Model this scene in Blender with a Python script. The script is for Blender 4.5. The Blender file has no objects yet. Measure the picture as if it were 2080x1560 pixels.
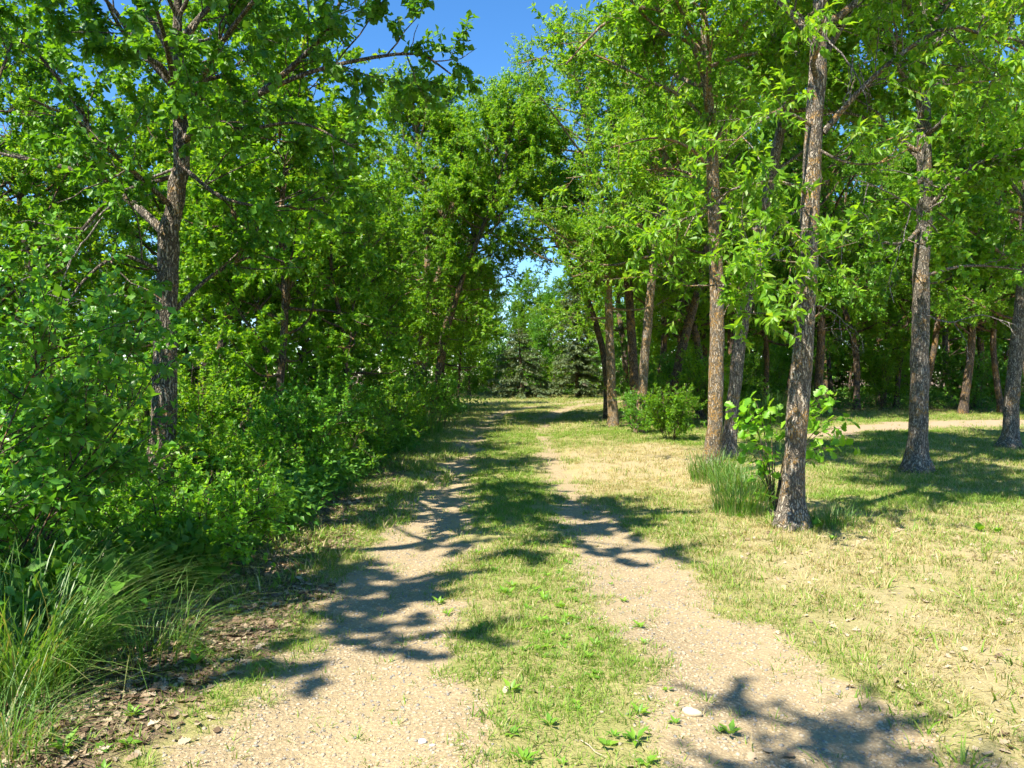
import bpy, math, random
import numpy as np
from mathutils import Matrix, Vector

# ------------------------------------------------------------------ camera, sky, sun, exposure
SC = bpy.context.scene
COL = SC.collection
FPX, CX, CY, CAMH, HOR = 1571.0, 1040.0, 780.0, 1.6, 760.0
PITCH = math.atan((CY - HOR) / FPX)                     # looks slightly down
cam_d = bpy.data.cameras.new('camera'); cam = bpy.data.objects.new('camera', cam_d); COL.objects.link(cam)
cam.location = (0, 0, CAMH); cam.rotation_euler = (math.pi / 2 - PITCH, 0, 0)
cam_d.sensor_fit = 'HORIZONTAL'; cam_d.sensor_width = 36.0; cam_d.lens = 36.0 * FPX / 2080.0
cam_d.clip_start = 0.05; cam_d.clip_end = 2000
SC.camera = cam

SUN_EL, SUN_AZ = math.radians(55), math.radians(43)     # azimuth: left of straight behind the camera
S = np.array([-math.sin(SUN_AZ) * math.cos(SUN_EL), -math.cos(SUN_AZ) * math.cos(SUN_EL), math.sin(SUN_EL)])
W = bpy.data.worlds.new('World'); SC.world = W; W.use_nodes = True
wn = W.node_tree.nodes; wn.clear()
sky = wn.new('ShaderNodeTexSky'); sky.sky_type = 'NISHITA'; sky.sun_disc = False
sky.sun_elevation = SUN_EL; sky.sun_rotation = math.atan2(S[0], S[1])
sky.air_density = 1.0; sky.altitude = 1200; sky.dust_density = 0.0; sky.ozone_density = 4.0
bg = wn.new('ShaderNodeBackground'); bg.inputs[1].default_value = 0.115
wo = wn.new('ShaderNodeOutputWorld')
hs = wn.new('ShaderNodeHueSaturation'); hs.inputs['Saturation'].default_value = 1.22
W.node_tree.links.new(sky.outputs[0], hs.inputs['Color']); W.node_tree.links.new(hs.outputs[0], bg.inputs[0]); W.node_tree.links.new(bg.outputs[0], wo.inputs[0])
sun_d = bpy.data.lights.new('sun', 'SUN'); sun_d.energy = 5.0; sun_d.angle = math.radians(0.53); sun_d.color = (1.0, 0.93, 0.80)
sun = bpy.data.objects.new('sun', sun_d); COL.objects.link(sun)
sun.rotation_euler = Vector(-S).to_track_quat('-Z', 'Y').to_euler(); sun.location = (-20, -12, 30)
SC.view_settings.view_transform = 'Standard'; SC.view_settings.look = 'None'
SC.view_settings.exposure = 1.27; SC.view_settings.gamma = 1.0
cy = SC.cycles
cy.max_bounces = 4; cy.diffuse_bounces = 3; cy.glossy_bounces = 1; cy.transmission_bounces = 3; cy.transparent_max_bounces = 4
cy.caustics_reflective = False; cy.caustics_refractive = False; cy.use_denoising = True; cy.denoiser = 'OPENIMAGEDENOISE'; cy.denoising_input_passes = 'RGB_ALBEDO_NORMAL'; cy.denoising_prefilter = 'ACCURATE'
cy.use_adaptive_sampling = True; cy.adaptive_threshold = 0.03
cy.sample_clamp_indirect = 6.0

# ------------------------------------------------------------------ helpers
def pix(px, py, d):
    """photo pixel at depth d (metres along +Y) -> world point"""
    x, y = (px - CX) / FPX, (CY - py) / FPX
    c, s = math.cos(PITCH), math.sin(PITCH)
    dy, dz = c + y * s, y * c - s
    k = d / dy
    return np.array([x * k, d, CAMH + dz * k])
def gd(py): return CAMH / math.tan(PITCH + math.atan((py - CY) / FPX))   # ground depth at a pixel row
def gpix(px, py):
    d = gd(py); p = pix(px, py, d); return float(p[0]), float(d)
def nrm(v): return v / np.maximum(np.linalg.norm(v, axis=-1, keepdims=True), 1e-9)

def hash2(ix, iy, s):
    n = (ix.astype(np.int64) * 374761393 + iy.astype(np.int64) * 668265263 + s * 982451653) & 0x7fffffff
    n = ((n ^ (n >> 13)) * 1274126177) & 0x7fffffff
    return ((n ^ (n >> 16)) & 0xffff) / 65535.0
def vnoise(x, y, s=0):
    x = np.asarray(x, float); y = np.asarray(y, float)
    ix, iy = np.floor(x), np.floor(y); fx, fy = x - ix, y - iy
    fx, fy = fx * fx * (3 - 2 * fx), fy * fy * (3 - 2 * fy)
    a, b = hash2(ix, iy, s), hash2(ix + 1, iy, s); c, d = hash2(ix, iy + 1, s), hash2(ix + 1, iy + 1, s)
    return (a * (1 - fx) + b * fx) * (1 - fy) + (c * (1 - fx) + d * fx) * fy
def fbm(x, y, s=0, o=3): return sum(vnoise(x * 2 ** k, y * 2 ** k, s + k) * 0.5 ** k for k in range(o)) / sum(0.5 ** k for k in range(o))
def sst(a, b, x):
    t = np.clip((x - a) / (b - a), 0, 1); return t * t * (3 - 2 * t)

def mesh_np(name, verts, faces, mat=None, smooth=False, attrs=None):
    """faces: list of int arrays (n,k)"""
    me = bpy.data.meshes.new(name)
    verts = np.ascontiguousarray(verts, dtype=np.float32)
    me.vertices.add(len(verts)); me.vertices.foreach_set('co', verts.ravel())
    faces = [np.asarray(f, np.int32) for f in faces if len(f)]
    tot = np.concatenate([np.full(len(f), f.shape[1], np.int32) for f in faces])
    me.loops.add(int(tot.sum())); me.loops.foreach_set('vertex_index', np.concatenate([f.ravel() for f in faces]))
    me.polygons.add(len(tot)); me.polygons.foreach_set('loop_start', np.concatenate([[0], np.cumsum(tot)[:-1]]).astype(np.int32))
    if smooth: me.polygons.foreach_set('use_smooth', np.ones(len(tot), bool))
    for k, v in (attrs or {}).items():
        a = me.attributes.new(k, 'FLOAT', 'POINT'); a.data.foreach_set('value', np.ascontiguousarray(v, np.float32))
    me.update(calc_edges=True)
    if mat: me.materials.append(mat)
    return me
def obj(name, me, parent=None, **kw):
    o = bpy.data.objects.new(name, me); COL.objects.link(o)
    if parent is not None: o.parent = parent
    for k, v in kw.items(): o[k] = v
    return o
def thing(name, label, cat, loc=(0, 0, 0), rz=0.0, sc=1.0, group=None):
    o = obj(name, None); o.location = loc; o.rotation_euler = (0, 0, rz); o.scale = (sc, sc, sc)
    o['label'] = label; o['category'] = cat; o.empty_display_size = 0.2
    if group: o['group'] = group
    return o
def copy_thing(root, loc, rz, sc, label, group=None, name=None):
    r = root.copy(); COL.objects.link(r); r.location = loc; r.rotation_euler = (0, 0, rz)
    r.scale = sc if isinstance(sc, tuple) else (sc, sc, sc); r['label'] = label
    if name: r.name = name
    if group: r['group'] = group
    for ch in list(root.children):
        c = ch.copy(); COL.objects.link(c); c.parent = r
        for g in ch.children:
            q = g.copy(); COL.objects.link(q); q.parent = c
    return r

# ------------------------------------------------------------------ materials
class NT:
    def __init__(s, name):
        s.m = bpy.data.materials.new(name); s.m.use_nodes = True; s.t = s.m.node_tree; s.t.nodes.clear()
    def n(s, typ, ins=None, **kw):
        nd = s.t.nodes.new(typ)
        for k, v in kw.items(): setattr(nd, k, v)
        for k, v in (ins or {}).items():
            if hasattr(v, 'is_output') or isinstance(v, bpy.types.NodeSocket): s.t.links.new(v, nd.inputs[k])
            else: nd.inputs[k].default_value = v
        return nd
    def mix(s, f, a, b, mode='MIX'):
        nd = s.t.nodes.new('ShaderNodeMix'); nd.data_type = 'RGBA'; nd.blend_type = mode
        for i, v in ((0, f), (6, a), (7, b)):
            if isinstance(v, bpy.types.NodeSocket): s.t.links.new(v, nd.inputs[i])
            else: nd.inputs[i].default_value = (*v, 1) if isinstance(v, tuple) and len(v) == 3 else v
        return nd.outputs[2]
    def math(s, op, a, b=0.0, c=None):
        nd = s.t.nodes.new('ShaderNodeMath'); nd.operation = op
        for i, v in enumerate((a, b) if c is None else (a, b, c)):
            if isinstance(v, bpy.types.NodeSocket): s.t.links.new(v, nd.inputs[i])
            else: nd.inputs[i].default_value = v
        return nd.outputs[0]
    def ramp(s, f, stops):
        nd = s.t.nodes.new('ShaderNodeValToRGB'); e = nd.color_ramp.elements
        while len(e) < len(stops): e.new(0.5)
        for el, (p, c) in zip(e, stops): el.position = p; el.color = (*c, 1) if len(c) == 3 else c
        s.t.links.new(f, nd.inputs[0]); return nd.outputs[0]
    def out(s, sh): 
        o = s.t.nodes.new('ShaderNodeOutputMaterial'); s.t.links.new(sh, o.inputs[0]); return s.m

def leaf_mat(name, cols, trans=0.38, rough=0.42, inst=False):
    t = NT(name)
    geo = t.n('ShaderNodeNewGeometry'); oi = t.n('ShaderNodeObjectInfo')
    r = t.math('FRACT', t.math('ADD', geo.outputs['Random Per Island'], oi.outputs['Random']))
    k = len(cols) - 1
    c = t.ramp(r, [(i / k, cc) for i, cc in enumerate(cols)])
    under = t.mix(0.35, c, (0.16, 0.24, 0.09))
    c2 = t.mix(geo.outputs['Backfacing'], c, under)
    p = t.n('ShaderNodeBsdfPrincipled', {'Base Color': c2, 'Roughness': rough, 'Specular IOR Level': 0.42})
    tc = t.mix(1.0, c, (1.7, 1.45, 0.45), 'MULTIPLY')
    tr = t.n('ShaderNodeBsdfTranslucent', {'Color': tc})
    m = t.n('ShaderNodeMixShader', {0: trans, 1: p.outputs[0], 2: tr.outputs[0]})
    return t.out(m.outputs[0])
M = {}
M['leaf_oak'] = leaf_mat('oak_leaf', [(0.052, 0.169, 0.011), (0.099, 0.266, 0.014), (0.157, 0.350, 0.020), (0.071, 0.215, 0.018)], 0.46)
M['leaf_ash'] = leaf_mat('ash_leaf', [(0.095, 0.254, 0.016), (0.162, 0.356, 0.020), (0.233, 0.446, 0.027), (0.123, 0.294, 0.022), (0.259, 0.384, 0.027)], 0.55)
M['leaf_wood'] = leaf_mat('woodland_leaf', [(0.081, 0.232, 0.013), (0.143, 0.339, 0.018), (0.210, 0.424, 0.025), (0.105, 0.271, 0.020), (0.238, 0.362, 0.027)], 0.53)
M['leaf_shrub'] = leaf_mat('shrub_leaf', [(0.062, 0.215, 0.020), (0.114, 0.311, 0.023), (0.180, 0.407, 0.032), (0.081, 0.249, 0.027)], 0.42, 0.36)
M['leaf_bright'] = leaf_mat('bright_leaf', [(0.123, 0.328, 0.018), (0.190, 0.429, 0.023), (0.266, 0.497, 0.027), (0.152, 0.373, 0.027)], 0.45)
M['needles'] = leaf_mat('spruce_needles', [(0.075, 0.13, 0.055), (0.125, 0.185, 0.08), (0.20, 0.26, 0.12), (0.10, 0.15, 0.065)], 0.15, 0.6)
M['blade'] = leaf_mat('tall_grass_blade', [(0.06, 0.19, 0.022), (0.11, 0.27, 0.03), (0.18, 0.34, 0.05), (0.10, 0.24, 0.035), (0.38, 0.33, 0.16)], 0.38, 0.4)

def bark_mat(name, dark, light, orange=0.0, grey=0.0, sc=1.0):
    t = NT(name)
    tc = t.n('ShaderNodeTexCoord')
    mp = t.n('ShaderNodeMapping', {'Vector': tc.outputs['Object'], 'Scale': (30 * sc, 30 * sc, 3.4 * sc)})
    ds = t.n('ShaderNodeTexNoise', {'Vector': tc.outputs['Object'], 'Scale': 14.0 * sc, 'Detail': 3.0})
    mp = t.n('ShaderNodeVectorMath', {0: mp.outputs[0], 1: t.n('ShaderNodeVectorMath', {0: ds.outputs['Color'], 1: (2.4, 2.4, 1.0)}, operation='MULTIPLY').outputs[0]}, operation='ADD')
    nz = t.n('ShaderNodeTexNoise', {'Vector': mp.outputs[0], 'Scale': 1.0, 'Detail': 5.0, 'Roughness': 0.65})
    vo = t.n('ShaderNodeTexVoronoi', {'Vector': mp.outputs[0], 'Scale': 1.25}, feature='DISTANCE_TO_EDGE')
    ridge = t.math('MULTIPLY', t.math('MINIMUM', t.math('MULTIPLY', vo.outputs['Distance'], 3.0), 1.0), t.math('ADD', nz.outputs[0], 0.25))
    c = t.ramp(ridge, [(0.08, tuple(v * 0.45 for v in dark)), (0.3, dark), (0.75, light)])
    big = t.n('ShaderNodeTexNoise', {'Vector': tc.outputs['Object'], 'Scale': 5.0, 'Detail': 6.0, 'Roughness': 0.7})
    if orange:
        f = t.ramp(big.outputs[0], [(0.55 - 0.12 * orange, (0, 0, 0)), (0.66 - .08 * orange, (1, 1, 1))])
        fine = t.n('ShaderNodeTexNoise', {'Vector': tc.outputs['Object'], 'Scale': 45.0, 'Detail': 2.0})
        f2 = t.math('MULTIPLY', f, t.ramp(fine.outputs[0], [(0.42, (0, 0, 0)), (0.56, (1, 1, 1))]))
        c = t.mix(t.math('MULTIPLY', f2, 0.75), c, (0.42, 0.235, 0.055))
    if grey:
        g = t.n('ShaderNodeTexNoise', {'Vector': tc.outputs['Object'], 'Scale': 3.3, 'Detail': 5.0, 'Roughness': 0.75, 'Distortion': 0.4})
        f = t.ramp(g.outputs[0], [(0.60, (0, 0, 0)), (0.67, (1, 1, 1))])
        c = t.mix(t.math('MULTIPLY', f, 0.6 * grey), c, (0.36, 0.38, 0.36))
    bp = t.n('ShaderNodeBump', {'Height': ridge, 'Strength': 1.0, 'Distance': 0.02 / sc})
    p = t.n('ShaderNodeBsdfPrincipled', {'Base Color': c, 'Roughness': 0.9, 'Specular IOR Level': 0.2, 'Normal': bp.outputs[0]})
    return t.out(p.outputs[0])
M['bark_lichen'] = bark_mat('lichen_bark', (0.19, 0.16, 0.12), (0.45, 0.39, 0.305), 1.25, 0.9)
M['bark_spotted'] = bark_mat('spotted_bark', (0.19, 0.16, 0.125), (0.46, 0.405, 0.32), 0.6, 1.1)
M['bark_grey'] = bark_mat('grey_bark', (0.18, 0.155, 0.125), (0.43, 0.385, 0.315), 0.25, 0.7)
M['bark_oak'] = bark_mat('oak_bark', (0.13, 0.108, 0.08), (0.38, 0.33, 0.26), 0.15, 0.3)
M['bark_far'] = bark_mat('woodland_bark', (0.10, 0.078, 0.06), (0.24, 0.19, 0.145), 0.5, 0.0)
M['bark_dead'] = bark_mat('dead_wood', (0.24, 0.21, 0.18), (0.46, 0.42, 0.37), 0.0, 0.0)

# ------------------------------------------------------------------ ground shape and its cover, as functions of x, y
DT = np.array([-30, 2.5, 3.4, 3.9, 5.7, 7.4, 10, 13.2, 18, 22, 26, 30, 34, 38, 42, 46, 50.])
CT = np.array([0.3, 0.30, 0.27, 0.24, 0.08, 0.02, -0.08, -0.13, -0.12, -0.05, 0.1, 0.45, 1.1, 2.1, 3.6, 5.8, 9.])
HS = np.array([1.05, 1.07, 1.06, 1.04, 0.97, 0.92, 0.90, 0.88, 0.90, 0.95, 1.0, 1.05, 1.05, 1.0, 0.95, 0.9, 0.9])
WL = np.array([0.55, 0.60, 0.56, 0.46, 0.44, 0.46, 0.42, 0.36, 0.30, 0.27, 0.3, 0.35, 0.35, 0.3, 0.3, 0.4, 0.5])
WR = np.array([0.66, 0.66, 0.62, 0.54, 0.44, 0.40, 0.32, 0.24, 0.18, 0.18, 0.25, 0.35, 0.35, 0.4, 0.45, 0.5, 0.5])
def cen(y): return np.interp(y, DT, CT)
def masks(x, y):
    x = np.asarray(x, float); y = np.asarray(y, float)
    c, h = cen(y), np.interp(y, DT, HS)
    wob = (fbm(x * 1.7, y * 1.7, 5) - 0.5) * 0.5 + (fbm(x * 7, y * 7, 9) - 0.5) * 0.4
    dl = np.abs(x - (c - h)) - np.interp(y, DT, WL); dr = np.abs(x - (c + h)) - np.interp(y, DT, WR)
    g = sst(0.22, -0.22, np.minimum(dl, dr) + wob)
    g = g * np.where(y > 48, 0, 1)
    g = g * (1 - 0.55 * sst(18, 23, y) * sst(31, 27, y) * (vnoise(x * 1.3, y * 1.3, 3) > 0.35))
    # dirt path at right
    py = np.interp(x, [6, 8.5, 10, 13, 18, 26, 40], [18.2, 20.8, 22.5, 24.4, 25.8, 26.8, 27])
    dp = np.abs(y - py) - np.interp(x, [6, 9, 13, 40], [0.3, 1.0, 1.6, 1.7]) + (fbm(x * 0.8, y * 0.8, 21) - 0.5) * 1.4
    path = sst(0.4, -0.4, dp) * (x > 6.5)
    # dry mown patch
    e = np.hypot((x - 2.7) / 2.1, (y - 13.2) / 4.6) + (fbm(x * 0.9, y * 0.9, 31) - 0.5) * 0.9
    dry = sst(1.15, 0.6, e)
    near_r = sst(1.5, 2.4, x) * sst(10.0, 7.5, y) * 0.62
    dry = np.maximum(dry, near_r * (0.05 + 1.7 * fbm(x * 1.1, y * 1.1, 41)))
    strip = np.exp(-((x - c) / 0.55) ** 2) * sst(50, 40, y)
    dry = np.clip(dry * (1 - 0.7 * strip), 0, 1)
    lit = sst(-1.3, -1.95, x - c + (fbm(x * 1.4, y * 1.4, 51) - 0.5) * 0.9) * sst(22, 10, y)
    lit = np.maximum(lit, 0.9 * sst(-2.4, -3.0, x - c) * sst(33, 30, y))
    lit = np.maximum(lit, 0.8 * sst(56, 58, y)); lit = np.maximum(lit, .8 * sst(31, 34, y) * (x > 9 + .2 * (y - 31)))
    return g, path, dry, np.clip(lit, 0, 1), strip
def gz(x, y):
    x = np.asarray(x, float); y = np.asarray(y, float)
    c, h = cen(y), np.interp(y, DT, HS)
    f = sst(48, 30, y)
    z = -0.045 * f * (np.exp(-((x - c + h) / 0.42) ** 2) + np.exp(-((x - c - h) / 0.42) ** 2))
    z = z + (fbm(x * 0.5, y * 0.5, 61) - 0.5) * 0.08 + (fbm(x * 3, y * 3, 71) - 0.5) * 0.03 * sst(30, 10, y)
    return z

def ground_mat():
    t = NT('ground_cover')
    A = lambda n: t.n('ShaderNodeAttribute', attribute_name=n).outputs['Fac']
    tc = t.n('ShaderNodeTexCoord'); P = tc.outputs['Object']
    N = lambda s, d=4.0, r=0.6: t.n('ShaderNodeTexNoise', {'Vector': P, 'Scale': s, 'Detail': d, 'Roughness': r}).outputs[0]
    # gravel: sandy fines with little stones
    vo = t.n('ShaderNodeTexVoronoi', {'Vector': P, 'Scale': 62.0, 'Randomness': 1.0})
    vo2 = t.n('ShaderNodeTexVoronoi', {'Vector': P, 'Scale': 160.0})
    stone = t.ramp(t.n('ShaderNodeSeparateColor', {0: vo.outputs['Color']}).outputs[0],
                   [(0.0, (0.17, 0.14, 0.10)), (0.3, (0.35, 0.275, 0.165)), (0.7, (0.44, 0.35, 0.21)), (1.0, (0.54, 0.46, 0.32))])
    grit = t.mix(t.ramp(vo.outputs['Distance'], [(0.25, (0, 0, 0)), (0.6, (1, 1, 1))]), stone, (0.31, 0.235, 0.135))
    grit = t.mix(t.ramp(N(1.6, 5), [(0.42, (0, 0, 0)), (0.66, (0.75, 0.75, 0.75))]), grit, (0.39, 0.30, 0.175))
    # turf soil: thatch and dry straw
    turf = t.mix(t.ramp(N(30, 6, 0.8), [(0.35, (0, 0, 0)), (0.65, (1, 1, 1))]), (0.17, 0.15, 0.055), (0.42, 0.36, 0.17))
    turf = t.mix(t.ramp(N(0.8, 4), [(0.4, (0, 0, 0)), (0.65, (0.7, 0.7, 0.7))]), turf, (0.24, 0.25, 0.075))
    straw = t.mix(t.ramp(N(55, 6, 0.85), [(0.35, (0, 0, 0)), (0.68, (1, 1, 1))]), (0.24, 0.185, 0.09), (0.52, 0.43, 0.25))
    soil = t.mix(t.ramp(N(18, 6, 0.8), [(0.3, (0, 0, 0)), (0.7, (1, 1, 1))]), (0.085, 0.06, 0.04), (0.24, 0.175, 0.11))
    dirt = t.mix(N(9, 6, 0.7), (0.30, 0.215, 0.135), (0.46, 0.355, 0.24))
    edge = t.math('ADD', A('gravel'), t.math('MULTIPLY', t.math('SUBTRACT', N(26, 4, 0.7), 0.5), 0.7))
    ge = t.ramp(edge, [(0.32, (0, 0, 0)), (0.6, (1, 1, 1))])
    c = t.mix(A('dry'), turf, straw)
    le = t.math('ADD', A('litter'), t.math('MULTIPLY', t.math('SUBTRACT', N(8, 4, 0.7), 0.5), 0.5))
    c = t.mix(t.ramp(le, [(0.35, (0, 0, 0)), (0.7, (1, 1, 1))]), c, soil)
    c = t.mix(ge, c, grit)
    c = t.mix(t.ramp(t.math('ADD', A('path'), t.math('MULTIPLY', t.math('SUBTRACT', N(5, 4, 0.7), 0.5), 0.6)), [(0.35, (0, 0, 0)), (0.65, (1, 1, 1))]), c, dirt)
    hgt = t.math('ADD', t.math('MULTIPLY', t.math('SUBTRACT', 1.0, vo.outputs['Distance']), 0.6), t.math('MULTIPLY', t.math('SUBTRACT', 1.0, vo2.outputs['Distance']), 0.3))
    hgt = t.math('ADD', hgt, t.math('MULTIPLY', N(35, 5, 0.75), 0.8))
    bp = t.n('ShaderNodeBump', {'Height': hgt, 'Strength': 0.75, 'Distance': 0.012})
    p = t.n('ShaderNodeBsdfPrincipled', {'Base Color': c, 'Roughness': 0.95, 'Specular IOR Level': 0.15, 'Normal': bp.outputs[0]})
    return t.out(p.outputs[0])
M['ground'] = ground_mat()

def axis(dense0, dense1, step, lo, hi, grow=1.16):
    a = list(np.arange(dense0, dense1 + 1e-6, step)); s = step
    while a[-1] < hi: s *= grow; a.append(a[-1] + s)
    s = step
    while a[0] > lo: s *= grow; a.insert(0, a[0] - s)
    return np.array(a)
xs = axis(-3.2, 4.2, 0.07, -500, 500, 1.13)
ys = [2.2]
while ys[-1] < 900: ys.append(ys[-1] + max(0.06, 0.0085 * ys[-1]) * (1 if ys[-1] < 60 else 1 + (ys[-1] - 60) * 0.06))
s_ = 0.06
while ys[0] > -300: s_ *= 1.2; ys.insert(0, ys[0] - s_)
ys = np.array(ys)
GX, GY = np.meshgrid(xs, ys); gx, gy = GX.ravel(), GY.ravel()
mg, mp_, md, ml, ms = masks(gx, gy)
gv = np.stack([gx, gy, gz(gx, gy)], 1)
nx = len(xs); ii = (np.arange(len(ys) - 1)[:, None] * nx + np.arange(nx - 1)[None]).ravel()
gf = np.stack([ii, ii + 1, ii + 1 + nx, ii + nx], 1)
fg, fp = mg[gf].mean(1), mp_[gf].mean(1)
fx_, fy_ = gx[gf].mean(1), gy[gf].mean(1)
isT = (fg > 0.5) & (fy_ < 47); isP = (fp > 0.5) & ~isT; left = fx_ < cen(fy_)
def ground_part(name, sel, label):
    f = gf[sel]; u, inv = np.unique(f, return_inverse=True)
    me = mesh_np(name, gv[u], [inv.reshape(f.shape)], M['ground'], True, dict(gravel=mg[u], path=mp_[u], dry=md[u], litter=ml[u]))
    return obj(name, me, None, kind='structure', label=label)
ground_part('ground', ~(isT | isP), 'grassy ground with dry patches under and between the trees')
ground_part('gravel_wheel_track', isT & left, 'left gravel wheel rut of the two-track lane')
ground_part('gravel_wheel_track', isT & ~left, 'right gravel wheel rut of the two-track lane')
ground_part('dirt_path', isP, 'pale dirt path crossing the grass behind the right-hand trunks')

# ------------------------------------------------------------------ wood and leaves
def resample(pts, m):
    pts = np.asarray(pts, float)
    if len(pts) == 2: return pts[0] + (pts[1] - pts[0]) * np.linspace(0, 1, m)[:, None]
    p = np.vstack([2 * pts[0] - pts[1], pts, 2 * pts[-1] - pts[-2]])
    out = []
    for t in np.linspace(0, len(pts) - 1 - 1e-6, m):
        i = int(t); u = t - i; a, b, c, d = p[i], p[i + 1], p[i + 2], p[i + 3]
        out.append(0.5 * (2 * b + (c - a) * u + (2 * a - 5 * b + 4 * c - d) * u * u + (3 * b - a - 3 * c + d) * u ** 3))
    return np.array(out)
def tubes(pts, rad, k):
    """pts (n,m,3), rad (n,m) -> verts, quads (open ended, last ring pinched)"""
    n, m, _ = pts.shape
    t = nrm(np.gradient(pts, axis=1)); ov = nrm(pts[:, -1] - pts[:, 0])
    ref = np.where(np.abs(ov[:, 2:3]) > 0.7, np.array([[1., 0.13, 0]]), np.array([[0, 0.1, 1.]]))[:, None, :]
    u = nrm(np.cross(t, np.broadcast_to(ref, t.shape))); v = np.cross(t, u)
    a = np.linspace(0, 2 * math.pi, k, endpoint=False)
    vv = pts[:, :, None] + rad[:, :, None, None] * (np.cos(a)[None, None, :, None] * u[:, :, None] + np.sin(a)[None, None, :, None] * v[:, :, None])
    idx = np.arange(n * m * k).reshape(n, m, k)
    A, B = idx[:, :-1], idx[:, 1:]
    f = np.stack([A, np.roll(A, -1, 2), np.roll(B, -1, 2), B], -1).reshape(-1, 4)
    return vv.reshape(-1, 3), f
def grow(rng, P, D, L, m, wob, trop):
    n = len(P); pts = np.empty((n, m, 3)); pts[:, 0] = P; d = nrm(D); st = (L / (m - 1))[:, None]
    for i in range(1, m):
        d = nrm(d + rng.normal(0, wob, (n, 3)) + np.array([0, 0, trop]))
        pts[:, i] = pts[:, i - 1] + d * st
    return pts
def spawn(rng, pts, n, t0, t1, ang, spread=0.25, up=0.0, weight=None):
    """choose n points on branches and directions leaving them"""
    nb, m, _ = pts.shape
    L = np.linalg.norm(np.diff(pts, axis=1), axis=2).sum(1)
    w = L if weight is None else weight; w = w / w.sum()
    b = rng.choice(nb, n, p=w); t = rng.uniform(t0, t1, n) * (m - 1); i = np.minimum(t.astype(int), m - 2); u = (t - i)[:, None]
    p = pts[b, i] * (1 - u) + pts[b, i + 1] * u; T = nrm(pts[b, i + 1] - pts[b, i])
    r = rng.normal(0, 1, (n, 3)); side = nrm(r - (r * T).sum(1, keepdims=True) * T)
    a = np.radians(ang) * (1 + rng.normal(0, spread, n))[:, None]
    return p, nrm(np.cos(a) * T + np.sin(a) * side + np.array([0, 0, up])), b, t / (m - 1), L[b]

def T_oval(w): 
    v = np.array([(0, 0, 0), (-w, .42, .09), (0, .48, 0), (w, .42, .09), (0, 1, -.10)], float)
    return v, np.array([(0, 2, 1), (0, 3, 2), (1, 2, 4), (2, 3, 4)])
def T_fold(w):
    v = np.array([(0, 0, 0), (-w, .45, .07), (0, 1, -.06), (w, .45, .07)], float)
    return v, np.array([(0, 2, 1), (0, 3, 2)])
def T_lobed():
    half = [(.05, .10), (.17, .22), (.13, .34), (.31, .46), (.20, .56), (.38, .70), (.24, .80), (.20, .93)]
    v = [(0, 0, 0)] + [(x, y, .10 * x / .3 - .12 * y * y) for x, y in half] + [(0, 1.0, -.12)] + [(-x, y, .10 * x / .3 - .12 * y * y) for x, y in reversed(half)]
    mid = len(v); v.append((0, .42, -.02)); v.append((0, .74, -.07)); n = len(half)
    f = []
    ring = list(range(mid))
    for a, b in zip(ring, ring[1:] + [0]):
        y = (v[a][1] + v[b][1]) / 2
        f.append((a, b, mid if y < .58 else mid + 1))
    f += [(5, mid + 1, mid), (13, mid, mid + 1)]
    return np.array(v, float), np.array(f)
def T_lobe2():
    half = [(.15, .24), (.09, .38), (.34, .62), (.17, .86)]
    v = [(0, 0, 0)] + [(x, y, .3 * x - .12 * y * y) for x, y in half] + [(0, 1.0, -.12)] + [(-x, y, .3 * x - .12 * y * y) for x, y in reversed(half)] + [(0, .5, -.04)]
    return np.array(v, float), np.array([(a, (a + 1) % 10, 10) for a in range(10)])
LOBE2 = T_lobe2()
OVAL, NARROW, BROAD, FOLD, FOLDN, LOBED = T_oval(.30), T_oval(.19), T_oval(.38), T_fold(.30), T_fold(.22), T_lobed()
def leaf_frames(rng, P, D, drop=0.25, rnd=0.75, upn=0.35):
    n = len(P)
    y = nrm(D * 0.7 + rng.normal(0, rnd, (n, 3)) * 0.6 + np.array([0, 0, -drop]))
    N = np.array([0, 0, upn]) + S * 0.65 + rng.normal(0, 0.5, (n, 3))
    z = nrm(N - (N * y).sum(1, keepdims=True) * y); x = np.cross(y, z)
    return np.stack([x, y, z], -1)                       # columns
def leaves_mesh(name, P, R, s, tmpl, mat, rng):
    tv, tf = tmpl; n, k = len(P), len(tv)
    sc = s[:, None, None] * np.stack([rng.uniform(.8, 1.2, n), np.ones(n), rng.uniform(0.2, 2.2, n)], 1)[:, None, :]
    v = np.einsum('nij,nkj->nki', R, tv[None] * sc) + P[:, None]
    f = (tf[None] + (np.arange(n) * k)[:, None, None]).reshape(-1, 3)
    return mesh_np(name, v.reshape(-1, 3), [f], mat)
LEAF_ME = {}
def leaf_part_mesh(tm, mat):
    k = (id(tm), mat.name)
    if k not in LEAF_ME: LEAF_ME[k] = mesh_np('leaf', tm[0], [tm[1]], mat, True)
    return LEAF_ME[k]

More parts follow.
